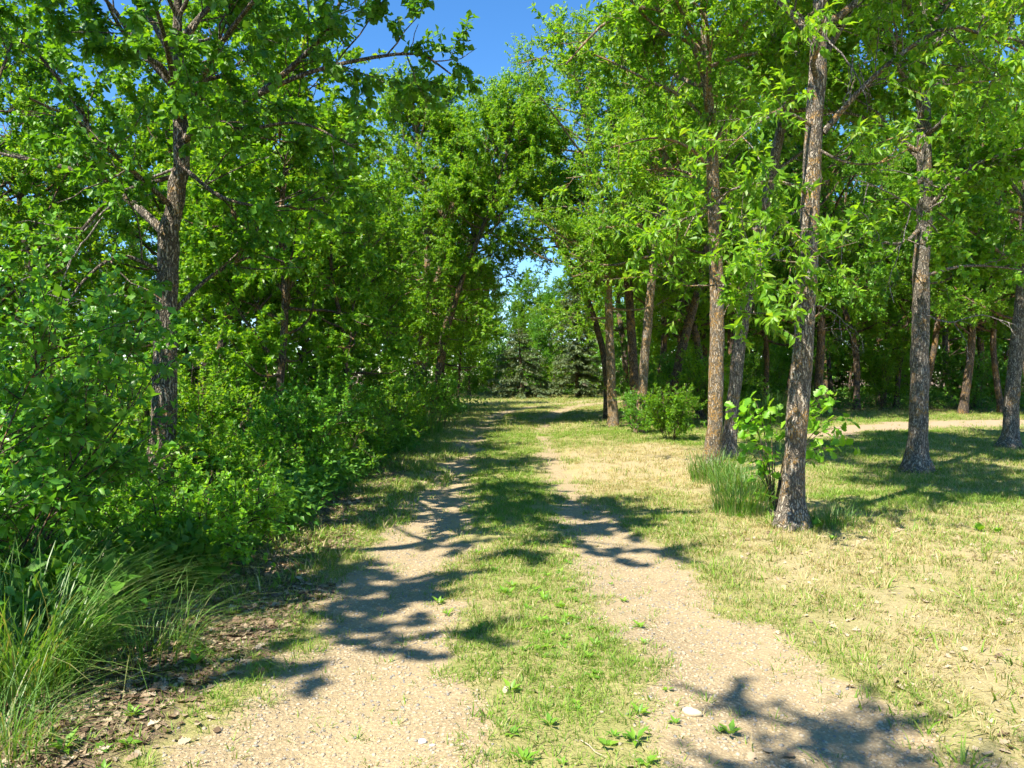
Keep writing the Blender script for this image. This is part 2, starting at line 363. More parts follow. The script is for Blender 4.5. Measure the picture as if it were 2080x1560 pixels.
def build_tree(name, label, cat, base, trunk, rad, bark, leafm, tmpl, seed, limbs=(), auto=None, group=None, size=(.07, .11),
               n2=4, n3=6, nl=20, twig=(.25, .5), l2=(.5, 1.3), parts=0, trop=0.04, dead=(), drop=.25, l2ang=48, cap=None, fine=False, tseg=3, part_names=('trunk', 'crown')):
    """trunk: world points; rad: radius list (interpolated); limbs: [(points, r0)]; auto: dict(n,t0,t1,len,ang)"""
    rng = np.random.default_rng(seed); base = np.asarray(base, float)
    root = thing(name, label, cat, tuple(base), group=group)
    tr = resample(trunk, 34) - base; tr[0, 2] -= 0.12
    tz = np.linspace(0, 1, 34); r = np.interp(tz, np.linspace(0, 1, len(rad)), rad)
    r = r * (1 + 0.55 * np.exp(-tz / 0.022)) * (1 + rng.normal(0, .022, 34))
    jit = rng.normal(0, 1, (34, 3)) * r[:, None] * 0.05; tr = tr + jit * np.array([1, 1, 0])
    V, F, off = [], [], 0
    def put(p, rr, k):
        nonlocal off
        v, f = tubes(p, rr, k); V.append(v); F.append(f + off); off += len(v)
    if fine:
        m2, k2_ = 150, 40; tt = np.linspace(0, 1, m2); H = tr[-1, 2]
        ti = np.interp(tt, np.linspace(0, 1, m2), tt ** 1.35)
        tf_ = np.stack([np.interp(ti, tz, tr[:, c]) for c in range(3)], 1); rf = np.interp(ti, tz, r)
        v, f = tubes(tf_[None], rf[None], k2_); ctr = np.repeat(tf_, k2_, 0); ang = np.tile(np.arange(k2_) / k2_, m2); zz = ctr[:, 2]
        def nz(fa, fz, sd):                               # noise that closes round the trunk
            a_ = ang * 2 * math.pi; R0 = fa / 6.28
            return .5 * (vnoise(R0 * np.cos(a_) * 2 + zz * fz * .37 + 50, R0 * np.sin(a_) * 2 + zz * fz + 50, sd) + vnoise(R0 * np.sin(a_) * 2 + 90 - zz * fz * .6, R0 * np.cos(a_) * 2 + zz * fz * .8 + 90, sd + 3))
        furrow = np.abs(nz(11, 5, seed) - .5) * 2; lump = nz(4, 1.6, seed + 9) - .5
        rr_ = np.repeat(rf, k2_); roots = .5 * np.exp(-np.maximum(zz, 0) / .16) * (.4 + .9 * (nz(5, .4, seed + 17)))
        dv_ = v - ctr; v = ctr + dv_ * (1 + .20 * (furrow - .35) * np.minimum(1, .10 / np.maximum(rr_, .02)) * .8 + .16 * lump + roots)[:, None]
        V.append(v); F.append(f + off); off += len(v)
    else: put(tr[None], r[None], 12)
    Lb = []; Lr = []
    for pts, r0 in limbs:
        Lb.append(resample(pts, 12) - base); Lr.append(r0)
    if auto:
        n = auto['n']; t = np.sort(rng.uniform(auto['t0'], auto['t1'], n)); i = (t * 33).astype(int)
        P = tr[np.minimum(i, 33)]
        az = np.arange(n) * 2.39996 + rng.uniform(0, 6.28) + rng.normal(0, .4, n)
        el = np.radians(np.interp(t, [auto['t0'], auto['t1']], auto.get('ang', (5, 55)))) + rng.normal(0, .18, n)
        D = np.stack([np.cos(az) * np.cos(el), np.sin(az) * np.cos(el), np.sin(el)], 1)
        if 'bias' in auto: D = nrm(D + np.array(auto['bias']))
        tt = (t - auto['t0']) / (auto['t1'] - auto['t0'])
        L = np.interp(tt, np.linspace(0, 1, len(auto['len'])), auto['len']) * rng.uniform(.7, 1.2, n)
        g = grow(rng, P, D, L, 12, 0.13, auto.get('trop', 0.05))
        for q, l, ri in zip(g, L, r[np.minimum(i, 33)]):
            Lb.append(q); Lr.append(min(ri * .55, 0.012 + 0.014 * l))
    Lb = np.array(Lb); Lr = np.array(Lr)
    put(Lb, Lr[:, None] * np.linspace(1, .28, 12)[None], 7)
    LL = np.linalg.norm(np.diff(Lb, axis=1), axis=2).sum(1)
    k2 = int(n2 * LL.sum())
    p, d, b, t, pl = spawn(rng, Lb, k2, .15, 1.0, l2ang, up=.12)
    L2 = rng.uniform(*l2, k2) * (1.15 - .6 * t)
    B2 = grow(rng, p, d, L2, 6, .16, trop)
    put(B2, (0.004 + 0.006 * L2)[:, None] * np.linspace(1, .35, 6)[None], 4)
    k3 = int(n3 * L2.sum())
    p, d, b, t, pl = spawn(rng, B2, k3, .15, 1.0, 50, up=.05)
    L3 = rng.uniform(*twig, k3)
    B3 = grow(rng, p, d, L3, tseg, .2, trop * .5)
    put(B3, np.full((k3, tseg), .0032) * np.linspace(1, .5, tseg), 3)
    kl = int(nl * k3)
    if cap: kl = cap
    P, D, b, t, pl = spawn(rng, B3, kl, .1, 1.0, 55, weight=np.ones(k3))
    sz = rng.uniform(*size, kl) * rng.uniform(.65, 1.2, kl); R = leaf_frames(rng, P, D, drop)
    wood = obj(part_names[0], mesh_np(part_names[0], np.vstack(V), [np.vstack(F)], bark, True), root)
    for forks in dead:
        dv, df, do = [], [], 0
        for pts, r0 in forks:
            q = (resample(pts, 14) - base)[None]; q = q + rng.normal(0, .008, q.shape)
            v, f = tubes(q, r0 * np.linspace(1, .35, 14)[None], 6); dv.append(v); df.append(f + do); do += len(v)
            pp, dd, *_ = spawn(rng, q, 4, .35, 1, 45, up=-.15)
            s2 = grow(rng, pp, dd, rng.uniform(.08, .3, 4), 5, .16, -.08)
            v, f = tubes(s2, r0 * .4 * np.linspace(1, .4, 5)[None] * np.ones((4, 1)), 4); dv.append(v); df.append(f + do); do += len(v)
        obj('dead_branch', mesh_np('dead_branch', np.vstack(dv), [np.vstack(df)], M['bark_dead'], True), root, label='bare pale dead branch')
    keep = np.ones(kl, bool)
    if parts:
        wp = P + base; d = np.linalg.norm(wp - np.array([0, 0, CAMH]), axis=1)
        u = wp[:, 0] / np.maximum(wp[:, 1], .1); w = (wp[:, 2] - CAMH) / np.maximum(wp[:, 1], .1)
        d[(np.abs(u) > .66) | (w > .49) | (wp[:, 1] < 1)] = 1e9
        sel = np.argsort(d / sz)[:parts]; keep[sel] = False
        me = leaf_part_mesh(tmpl, leafm)
        for q in sel:
            o = obj('leaf', me, root); o.matrix_local = Matrix.Translation(P[q]) @ Matrix(R[q].tolist()).to_4x4() @ Matrix.Scale(sz[q], 4)
    obj(part_names[1], leaves_mesh(part_names[1], P[keep], R[keep], sz[keep], tmpl, leafm, rng), root, kind='stuff')
    return root
def P_(lst, d, dd=0.0):
    """pixel polyline at depth d, drifting dd metres in depth over its length"""
    n = len(lst); return [pix(a, b, d + dd * i / max(n - 1, 1)) for i, (a, b) in enumerate(lst)]
def hero(px, py, dpix, **kw):
    d = gd(py); b = pix(px, py, d); b[2] = float(gz(b[0], b[1]))
    return b, [b] + [pix(x, y, d) for x, y in dpix], d

# ------------------------------------------------------------------ the trees that stand out
R_ = random.Random(11)
# oak at left, close to the lane
b, tr, d = hero(328, 1074, [(326, 950), (334, 800), (338, 640), (341, 500), (360, 390), (370, 290), (358, 180), (360, 60), (366, -80), (372, -260)])
build_tree('oak_tree', 'tall oak with a dark forked trunk rising from the shrubs at left', 'tree', b, tr, [.135, .125, .115, .11, .105, .085, .08, .06, .045, .03, .015],
    M['bark_oak'], M['leaf_oak'], LOBE2, 101, limbs=[
    (P_([(350, 490), (290, 430), (205, 365), (110, 335), (-60, 300)], d, .8), .055),
    (P_([(215, 370), (190, 280), (140, 190), (60, 95), (-60, 40)], d + .3, -.6), .032),
    (P_([(368, 290), (430, 240), (520, 195), (600, 130), (665, 60), (700, -20)], d, -1.0), .048),
    (P_([(520, 195), (620, 150), (740, 120), (850, 110), (915, 150)], d - .5, -.8), .026),
    (P_([(400, 255), (500, 262), (610, 250), (720, 300)], d - .1, -1.4), .024),
    (P_([(358, 130), (300, 30), (240, -60), (190, -140)], d, .5), .035),
    (P_([(360, 90), (420, 20), (500, -50), (560, -140)], d, -.4), .035),
    (P_([(345, 560), (250, 520), (180, 560), (120, 640)], d, -.9), .026),
    (P_([(345, 360), (230, 400), (130, 510), (60, 560)], d, -1.2), .024),
    (P_([(345, 640), (430, 560), (520, 520), (600, 540)], d, .9), .026),
    (P_([(362, 330), (450, 400), (560, 420), (660, 400)], d, -.8), .024),
    (P_([(366, 250), (350, 150), (330, 60), (290, -60)], d, -2.4), .036),
    (P_([(370, 240), (430, 120), (500, 20), (600, -90)], d, -2.6), .036),
    (P_([(350, 420), (250, 330), (160, 250), (60, 200)], d, -2.2), .03)],
    auto=dict(n=9, t0=.62, t1=.98, len=(1.9, 1.6, 1.0), ang=(15, 55)), size=(.062, .108), n2=3.2, n3=5, cap=19500, parts=300, l2=(.4, 1.1), fine=True, dead=[[(P_([(355, 340), (270, 380), (200, 440), (130, 510), (70, 560)], d, -.9), .016), (P_([(250, 395), (195, 460), (150, 520), (120, 590)], d - .3, -.3), .012)],
    [(P_([(338, 620), (250, 600), (160, 610), (60, 590)], d, -.5), .014)]])

def right_tree(name, label, px, py, path, rad, bark, seed, limbs, auto, cap, size=(.075, .12), tm=NARROW, lm=None, dead=(), parts=0, **kw):
    b, tr, d = hero(px, py, path)
    L = [(P_(l, d + a, a2), r) for l, a, a2, r in limbs]
    D = [[(P_(l, d + a, a2), r) for l, a, a2, r in fk] for fk in dead]
    return build_tree(name, label, 'tree', b, tr, rad, bark, lm or M['leaf_ash'], tm, seed, L, auto, size=size, cap=cap, dead=D, parts=parts, fine=True, n3=9, tseg=2, twig=(.28, .6), **kw)
right_tree('ash_tree', 'slim tree with orange lichen bark, left of the leaning trunk beside the lane', 1443, 968,
    [(1452, 850), (1456, 700), (1455, 560), (1451, 430), (1446, 300), (1440, 210), (1432, 100), (1428, -20), (1425, -180), (1420, -380)],
    [.12, .115, .11, .104, .098, .09, .078, .06, .045, .03, .015], M['bark_lichen'], 111, [
    ([(1441, 215), (1415, 110), (1370, 35), (1300, 15), (1225, 50), (1150, 130)], 0, -1.0, .05),
    ([(1444, 260), (1390, 200), (1310, 160), (1230, 120), (1150, 90)], 0, .8, .035),
    ([(1448, 350), (1400, 300), (1330, 280), (1240, 300)], 0, -.9, .03),
    ([(1450, 395), (1380, 345), (1270, 350), (1150, 362)], 0, .5, .028),
    ([(1445, 300), (1500, 210), (1560, 130), (1620, 60)], 0, .8, .035)],
    dict(n=20, t0=.56, t1=.98, len=(2.0, 2.5, 1.4), ang=(5, 55)), 32000, size=(.085, .13), tm=FOLDN)
right_tree('ash_tree', 'leaning grey-barked tree between the orange lichen trunk and the stout one', 1477, 935,
    [(1490, 810), (1508, 660), (1538, 510), (1560, 390), (1585, 270), (1612, 170), (1632, 70), (1645, -60), (1650, -220), (1655, -400)],
    [.125, .118, .112, .108, .1, .09, .08, .06, .045, .03, .015], M['bark_grey'], 112, [
    ([(1570, 350), (1640, 300), (1720, 220), (1790, 150)], 0, 1.0, .035),
    ([(1545, 480), (1480, 420), (1400, 400), (1330, 440)], 0, 1.2, .03)],
    dict(n=22, t0=.52, t1=.98, len=(2.4, 2.6, 1.4), ang=(5, 55)), 36000, size=(.085, .13), tm=FOLDN)
right_tree('ash_tree', 'stout nearest trunk with rough lichen-spotted bark beside the oak sapling', 1603, 1070,
    [(1617, 900), (1630, 720), (1643, 520), (1648, 370), (1655, 220), (1663, 90), (1668, -20), (1674, -180), (1680, -380), (1690, -620)],
    [.110, .108, .105, .100, .094, .088, .08, .07, .052, .04, .02], M['bark_spotted'], 113, [
    ([(1650, 400), (1590, 370), (1500, 380), (1420, 430), (1390, 480)], 0, -.9, .018),
    ([(1648, 480), (1600, 500), (1540, 540), (1490, 600), (1470, 640)], -.1, -.8, .014),
    ([(1655, 260), (1600, 230), (1540, 250), (1480, 300)], 0, -1.0, .018),
    ([(1648, 420), (1600, 440), (1560, 500), (1540, 570), (1530, 640)], -.1, -.9, .012),
    ([(1655, 300), (1720, 330), (1790, 330), (1850, 300)], 0, -.8, .016),
    ([(1672, 270), (1740, 190), (1830, 110), (1930, 55), (2030, 85), (2140, 140)], 0, -.4, .034),
    ([(1664, 130), (1720, 40), (1800, -60), (1900, -140)], 0, .8, .04),
    ([(1664, 100), (1600, 20), (1500, -60), (1400, -120)], 0, .3, .04)],
    dict(n=16, t0=.55, t1=.98, len=(1.8, 2.4, 1.3), ang=(10, 55)), 26000, size=(.08, .13), parts=300, dead=[
    [([(1660, 60), (1690, 90), (1725, 130), (1745, 165), (1760, 195)], 0, -.3, .013), ([(1733, 110), (1728, 160), (1718, 200), (1712, 210)], -.2, 0, .008), ([(1745, 130), (1752, 160), (1760, 190)], -.2, 0, .008)],
    [([(2020, 90), (2025, 140), (2045, 190)], -.4, 0, .008), ([(1935, 60), (1950, 95), (1962, 125)], -.4, 0, .008)]])
right_tree('broadleaf_tree', 'thick straight trunk at right with drooping dead branches, grey flaky bark', 1862, 958,
    [(1866, 820), (1869, 680), (1872, 540), (1878, 400), (1876, 260), (1872, 110), (1870, -40), (1868, -200), (1866, -380)],
    [.15, .142, .136, .13, .122, .106, .09, .07, .05, .02], M['bark_grey'], 114, [
    ([(1880, 430), (1925, 380), (1990, 330), (2080, 300)], 0, -1.0, .045),
    ([(1874, 330), (1800, 260), (1720, 230), (1640, 240)], 0, .9, .04),
    ([(1878, 560), (1960, 540), (2050, 545), (2130, 560)], 0, .6, .03)],
    dict(n=22, t0=.40, t1=.98, len=(2.5, 2.8, 1.3), ang=(-5, 50)), 31000, size=(.085, .135), lm=M['leaf_wood'], tm=FOLD, dead=[
    [([(1920, 505), (1900, 465), (1860, 425), (1800, 388), (1735, 365)], -.5, -1.0, .020), ([(1762, 375), (1752, 420), (1722, 460), (1708, 520), (1713, 582)], -1.3, -.2, .010),
     ([(1750, 430), (1780, 470), (1800, 517)], -1.4, -.1, .009), ([(1852, 420), (1838, 470), (1820, 530), (1806, 570), (1815, 615)], -1.0, -.2, .011)],
    [([(1880, 430), (1925, 398), (1885, 370), (1830, 350), (1765, 343)], -.1, -1.2, .017), ([(1905, 385), (1860, 395), (1825, 415)], -.5, -.4, .009)],
    [([(1665, 620), (1700, 640), (1720, 665), (1735, 700)], -.8, .2, .010), ([(1705, 645), (1712, 690), (1740, 715)], -.7, 0, .007), ([(1700, 640), (1690, 670), (1702, 690)], -.7, 0, .007), ([(1715, 655), (1745, 680), (1752, 700)], -.7, 0, .007)],
    [([(1880, 640), (1930, 655), (1990, 640), (2060, 660)], -.3, -.4, .016), ([(1935, 652), (1960, 690), (1970, 740)], -.4, 0, .009)]])
right_tree('broadleaf_tree', 'slightly leaning pale trunk at the right edge of the picture', 2050, 912,
    [(2058, 780), (2072, 640), (2085, 500), (2094, 340), (2100, 180), (2104, 20), (2106, -160)],
    [.15, .14, .132, .122, .11, .09, .06, .03], M['bark_grey'], 115, [
    ([(2090, 420), (2020, 330), (1950, 280), (1880, 270)], 0, -.6, .04)],
    dict(n=20, t0=.36, t1=.98, len=(2.8, 2.8, 1.3), ang=(-5, 50)), 26000, size=(.1, .165), lm=M['leaf_wood'], tm=FOLD)

# middle-distance clumps either side of the lane
def mid_tree(label, px, py, path, r, seed, auto, cap, bark='bark_far', lm='leaf_ash', limbs=(), size=(.075, .12), d=None, name='broadleaf_tree'):
    d = d or gd(py); b = pix(px, py, d); b[2] = 0.0
    tr = [b] + [pix(x, y, d) for x, y in path]
    L = [(P_(l, d + a, a2), rr) for l, a, a2, rr in limbs]
    return build_tree(name, label, 'tree', b, tr, [r, r * .9, r * .75, r * .5, r * .2], M[bark], M[lm], FOLDN, seed, L, auto, size=size, cap=cap, n2=3.2, n3=10, l2=(.6, 1.4), twig=(.3, .65), tseg=2)
A1 = dict(n=32, t0=.36, t1=.99, len=(1.9, 2.3, 1.9, 1.0), ang=(-8, 60))
mid_tree('left-leaning lichen stem of the twin trunks where the lane enters the clearing', 833, 865, [(848, 740), (872, 630), (905, 500), (925, 380), (940, 270)], .15, 201, A1, 48000, 'bark_lichen')
mid_tree('upright right stem of the twin trunks where the lane enters the clearing', 857, 862, [(862, 700), (870, 560), (865, 420), (850, 300), (845, 235)], .15, 202, A1, 48000, 'bark_lichen')
mid_tree('dark forked trunk just behind the twin lichen stems left of the clearing', 884, 850, [(900, 700), (924, 600), (965, 470), (988, 340), (985, 240)], .16, 203, A1, 54000, limbs=[([(950, 500), (990, 470), (1035, 440)], 0, .3, .03), ([(980, 380), (1020, 350), (1065, 330)], 0, -.3, .03), ([(987, 300), (1025, 260), (1060, 250)], 0, .3, .03), ([(985, 250), (1000, 200), (1010, 170)], 0, 0, .03)])
A2 = dict(n=36, t0=.36, t1=.99, len=(2.1, 2.7, 2.3, 1.1), ang=(-8, 60))
mid_tree('straight orange-barked trunk at the clearing edge right of the lane, leftmost of its clump', 1246, 868, [(1240, 740), (1236, 620), (1225, 430), (1190, 250), (1160, 110)], .15, 204, A2, 54000, 'bark_lichen', limbs=[([(1205, 300), (1130, 250), (1060, 230)], 0, .4, .035), ([(1170, 160), (1110, 120), (1050, 130)], 0, -.4, .035), ([(1228, 450), (1150, 420), (1090, 430)], 0, -.4, .03)])
mid_tree('dark trunk between two orange trunks in the clump right of the lane', 1292, 866, [(1284, 700), (1275, 560), (1268, 380), (1270, 200), (1260, 40)], .15, 205, A2, 38000)
mid_tree('tall orange-barked trunk rising out of the round bush right of the lane', 1300, 880, [(1310, 720), (1325, 560), (1345, 400), (1352, 250), (1345, 60)], .14, 206, A2, 50000, 'bark_lichen')
mid_tree('leaning brown trunk behind the round bush right of the lane', 1352, 862, [(1385, 710), (1420, 580), (1450, 420), (1470, 250), (1480, 90)], .15, 207, A2, 38000)

mid_tree('tree leaning right over the lane from behind the left hedge, by the twin stems', 872, 868, [(897, 720), (935, 580), (985, 450), (1022, 340), (1040, 265)], .09, 209, dict(n=28, t0=.5, t1=.99, len=(1.4, 1.8, 1.5, .9), ang=(0, 55)), 42000, limbs=[([(1000, 410), (1040, 400), (1085, 420)], 0, .2, .025), ([(1030, 310), (1065, 290), (1100, 290)], 0, -.2, .025), ([(1035, 280), (1050, 220), (1055, 180)], 0, .2, .025)])
mid_tree('tree leaning left over the lane at the clearing, in front of the taller spruce side', 1234, 852, [(1228, 730), (1185, 590), (1120, 470), (1085, 370), (1060, 265)], .13, 208, dict(n=30, t0=.45, t1=.99, len=(1.5, 2.1, 1.7, 1.0), ang=(0, 55)), 54000, limbs=[([(1130, 490), (1085, 470), (1045, 500)], 0, .3, .03), ([(1100, 410), (1050, 390), (1010, 400)], 0, -.3, .03), ([(1070, 320), (1030, 290), (1000, 290)], 0, .3, .03), ([(1062, 280), (1040, 220), (1020, 170)], 0, 0, .03), ([(1062, 280), (1075, 210), (1090, 150)], 0, 0, .03)])
# ------------------------------------------------------------------ woodland trees: six built, the rest copied
def generic(seed, h, r, n, ln, cap, lm, base=.22, fork=0.0, tm=FOLD, size=(.062, .105), bark='bark_far'):
    rng = np.random.default_rng(seed)
    pts = [np.zeros(3)]; x = np.zeros(2)
    for k in range(1, 6):
        x = x + rng.normal(0, .18, 2) * (h / 8); pts.append(np.array([x[0], x[1], h * k / 5]))
    t = build_tree('woodland_tree', 'x', 'tree', (0, 0, 0), pts, [r, r * .9, r * .75, r * .55, r * .35, r * .1], M[bark], M[lm], tm, seed, (),
        dict(n=n, t0=base, t1=.99, len=ln, ang=(0, 60)), size=size, cap=cap, n2=3, n3=9, l2=(.5, 1.3), twig=(.28, .6), tseg=2)
    return t
GT = [generic(301, 8.0, .085, 32, (1.5, 2.0, 1.7, .9), 44000, 'leaf_wood'),
      generic(302, 9.0, .11, 34, (1.7, 2.3, 1.9, .9), 46000, 'leaf_ash', .28),
      generic(303, 7.0, .07, 28, (1.3, 1.7, 1.5, .8), 40000, 'leaf_wood', .2),
      generic(304, 10.0, .14, 36, (2.2, 2.8, 2.3, 1.1), 48000, 'leaf_wood', .26),
      generic(305, 8.5, .10, 32, (1.9, 2.2, 1.8, .9), 44000, 'leaf_oak', .25),
      generic(306, 6.0, .06, 26, (1.2, 1.6, 1.4, .8), 26000, 'leaf_shrub', .12)]
used = [False] * len(GT)
def wood(i, x, y, sc, label, group, rz=None):
    rz = R_.uniform(0, 6.28) if rz is None else rz; z = -.03
    s = sc if isinstance(sc, tuple) else (sc, sc, sc)
    if not used[i]:
        used[i] = True; o = GT[i]; o.location = (x, y, z); o.rotation_euler = (0, 0, rz); o.scale = s; o['label'] = label; o['group'] = group; return o
    return copy_thing(GT[i], (x, y, z), rz, s, label, group)
def inpix(px, d): return (px - CX) / FPX * d
# thicket left of the lane
LT = 'slender leafy tree crowded into the shady thicket left of the lane'; LG = 'trees of the left thicket'
for px, d, i, sc in [(548, 11.5, 2, .95), (445, 13, 0, .95), (520, 16, 1, .85), (400, 16, 4, .85), (600, 17, 0, .85), (690, 19, 2, .95), (710, 15, 2, .85), (775, 22, 0, .82),
                     (300, 14, 1, .85), (110, 15, 4, .9), (20, 12, 1, .8), (740, 28, 1, 1.0),
                     (210, 24, 3, .85), (810, 31, 0, 1.05), (650, 33, 3, .9), (860, 36, 1, .9), (60, 22, 1, 1.0), (900, 33, 0, 1.1), (780, 36, 3, 1.0), (930, 40, 2, 1.1), (700, 42, 1, 1.1), (560, 38, 3, 1.0), (400, 36, 1, 1.1), (250, 38, 3, 1.0), (90, 36, 4, 1.1), (-40, 30, 3, .9)]:
    wood(i, inpix(px, d), d, sc, LT, LG)
# beyond the clearing
for px, d, i, sc in [(905, 50, 0, .9), (950, 58, 2, .85), (880, 60, 1, .9), (1000, 64, 5, .9), (1090, 62, 2, .85), (1130, 64, 5, 1.0), (1050, 66, 2, .8), (1215, 60, 1, .9), (1250, 64, 3, .9), (840, 52, 3, .9), (1290, 56, 0, 1.0),
                     (1010, 60, 5, .62), (1100, 59, 5, .7), (955, 56, 5, .6), (1230, 57, 5, .75), (925, 66, 3, 1.0), (985, 74, 3, .95), (1045, 78, 4, 1.0), (1100, 76, 0, 1.1), (1150, 74, 4, 1.0), (1200, 70, 3, 1.0), (860, 70, 3, 1.0)]:
    wood(i, inpix(px, d), d, (sc * 1.15, sc * 1.15, sc * 1.2), 'leafy tree in the green wall closing the far side of the clearing', 'trees beyond the clearing')
# wood behind the right-hand trunks
for px, d, i, sc in [(1420, 27, 1, 1.05), (1500, 31, 3, 1.0), (1590, 27, 4, 1.1), (1660, 30, 3, 1.05), (1740, 34, 1, 1.1), (1790, 39, 3, 1.1), (1870, 33, 4, 1.15), (1955, 31, 3, 1.0), (1985, 36, 1, 1.15), (2035, 32, 4, 1.1),
                     (2100, 28, 3, 1.0), (2150, 34, 1, 1.1), (1550, 38, 1, 1.1), (1690, 42, 4, 1.1), (1450, 40, 0, 1.2), (1930, 44, 3, 1.1), (2060, 44, 3, 1.1), (1370, 34, 1, 1.0), (1830, 48, 1, 1.2), (2160, 46, 3, 1.1), (1275, 36, 1, 1.15), (1330, 30, 4, 1.15), (1380, 46, 3, 1.1), (1500, 50, 3, 1.1), (1600, 54, 4, 1.3), (1680, 52, 3, 1.2), (1770, 54, 4, 1.3), (1860, 56, 3, 1.2), (1950, 54, 4, 1.3), (2040, 56, 3, 1.2), (2120, 54, 4, 1.3), (1430, 33, 4, 1.0), (1550, 33, 0, 1.2), (1640, 37, 1, 1.1), (1820, 36, 0, 1.2)] + [(1290 + 62 * k, 47 + 6 * ((k * 7) % 3), 5, 1.25 + .15 * (k % 3)) for k in range(16)]:
    wood(i, inpix(px, d), d, (sc * 1.15, sc * 1.15, sc * 1.32) if i != 5 else sc, 'tall tree in the shady wood behind the right-hand dirt path', 'trees of the right-hand wood')
# trees beside and behind the camera: they shade the lane
for x, y, i, sc, lab in [(-2.1, -1.75, 3, .8, 'tree just outside the picture, left of the viewpoint'), (-0.6, -1.8, 3, .8, 'tree close behind the viewpoint, on the middle strip')]:
    wood(i, x, y, sc, lab, 'trees outside the picture')
hco = build_tree('oak_tree', 'high-crowned oak just outside the picture, overhanging the lane from the left', 'tree', (-4.2, 4.2, 0), [np.array(q) for q in ((-4.2, 4.2, 0), (-4.25, 4.2, 2.5), (-4.0, 4.3, 5), (-3.6, 4.4, 7), (-3.4, 4.5, 8.3))],
    [.12, .11, .09, .06, .02], M['bark_oak'], M['leaf_oak'], FOLD, 331, (), dict(n=14, t0=.64, t1=.98, len=(1.7, 1.6, 1.0), ang=(10, 45), bias=(.55, .1, 0)), size=(.09, .14), cap=9000, n2=2.6, n3=4)

copy_thing(hco, (-5.2, 1.4, 0), .5, .85, 'smaller high-crowned oak added outside the picture to shade the left verge')  # unseen copy, added only to cast dappled shade on the left verge

# ------------------------------------------------------------------ spruces in the clearing
def spruce(name, label, px, py, h, w, seed, lean=0.0):
    rng = np.random.default_rng(seed); x, y = gpix(px, py)
    root = thing(name, label, 'tree', (x, y, 0))
    tr = np.stack([np.linspace(0, lean, 12), np.zeros(12), np.linspace(-.1, h, 12)], 1)
    v, f = tubes(tr[None], np.linspace(.14, .02, 12)[None], 8); obj('trunk', mesh_np('trunk', v, [f], M['bark_far'], True), root)
    n = int(h * 30); t = np.sort(rng.uniform(.04, .97, n)) ; t = np.round(t * h * 2.6) / (h * 2.6) + rng.normal(0, .006, n)
    az = rng.uniform(0, 6.28, n); L = (w / 2) * (1 - t) ** .75 * rng.uniform(.75, 1.12, n) + .12
    P = np.stack([t * lean, np.zeros(n), t * h], 1); D = np.stack([np.cos(az), np.sin(az), np.full(n, -.05)], 1)
    B = grow(rng, P, D, L, 8, .06, -.035); B[:, -2:, 2] += .06
    v, f = tubes(B, .018 * np.linspace(1, .3, 8)[None] * np.ones((n, 1)), 4); obj('boughs', mesh_np('boughs', v, [f], M['bark_far'], True), root)
    k = int(L.sum() * 48); p, dd, *_ = spawn(rng, B, k, .15, 1, 55, up=-.12)
    sz = rng.uniform(.14, .34, k); y_ = nrm(dd * np.array([1, 1, .45])); z_ = nrm(np.array([0, 0, 1.]) - y_[:, 2:3] * y_ + rng.normal(0, .25, (k, 3))); z_ = nrm(z_ - (z_ * y_).sum(1, keepdims=True) * y_)
    Rm = np.stack([np.cross(y_, z_), y_, z_], -1)
    obj('crown', leaves_mesh('crown', p, Rm, sz, T_oval(.13), M['needles'], rng), root, kind='stuff')
spruce('spruce_tree', 'short broad spruce with drooping grey-green boughs in the clearing', 1062, 808, 4.7, 5.6, 401, -.3)
spruce('spruce_tree', 'taller narrow spruce right of the short broad one', 1172, 808, 9.3, 4.4, 402)

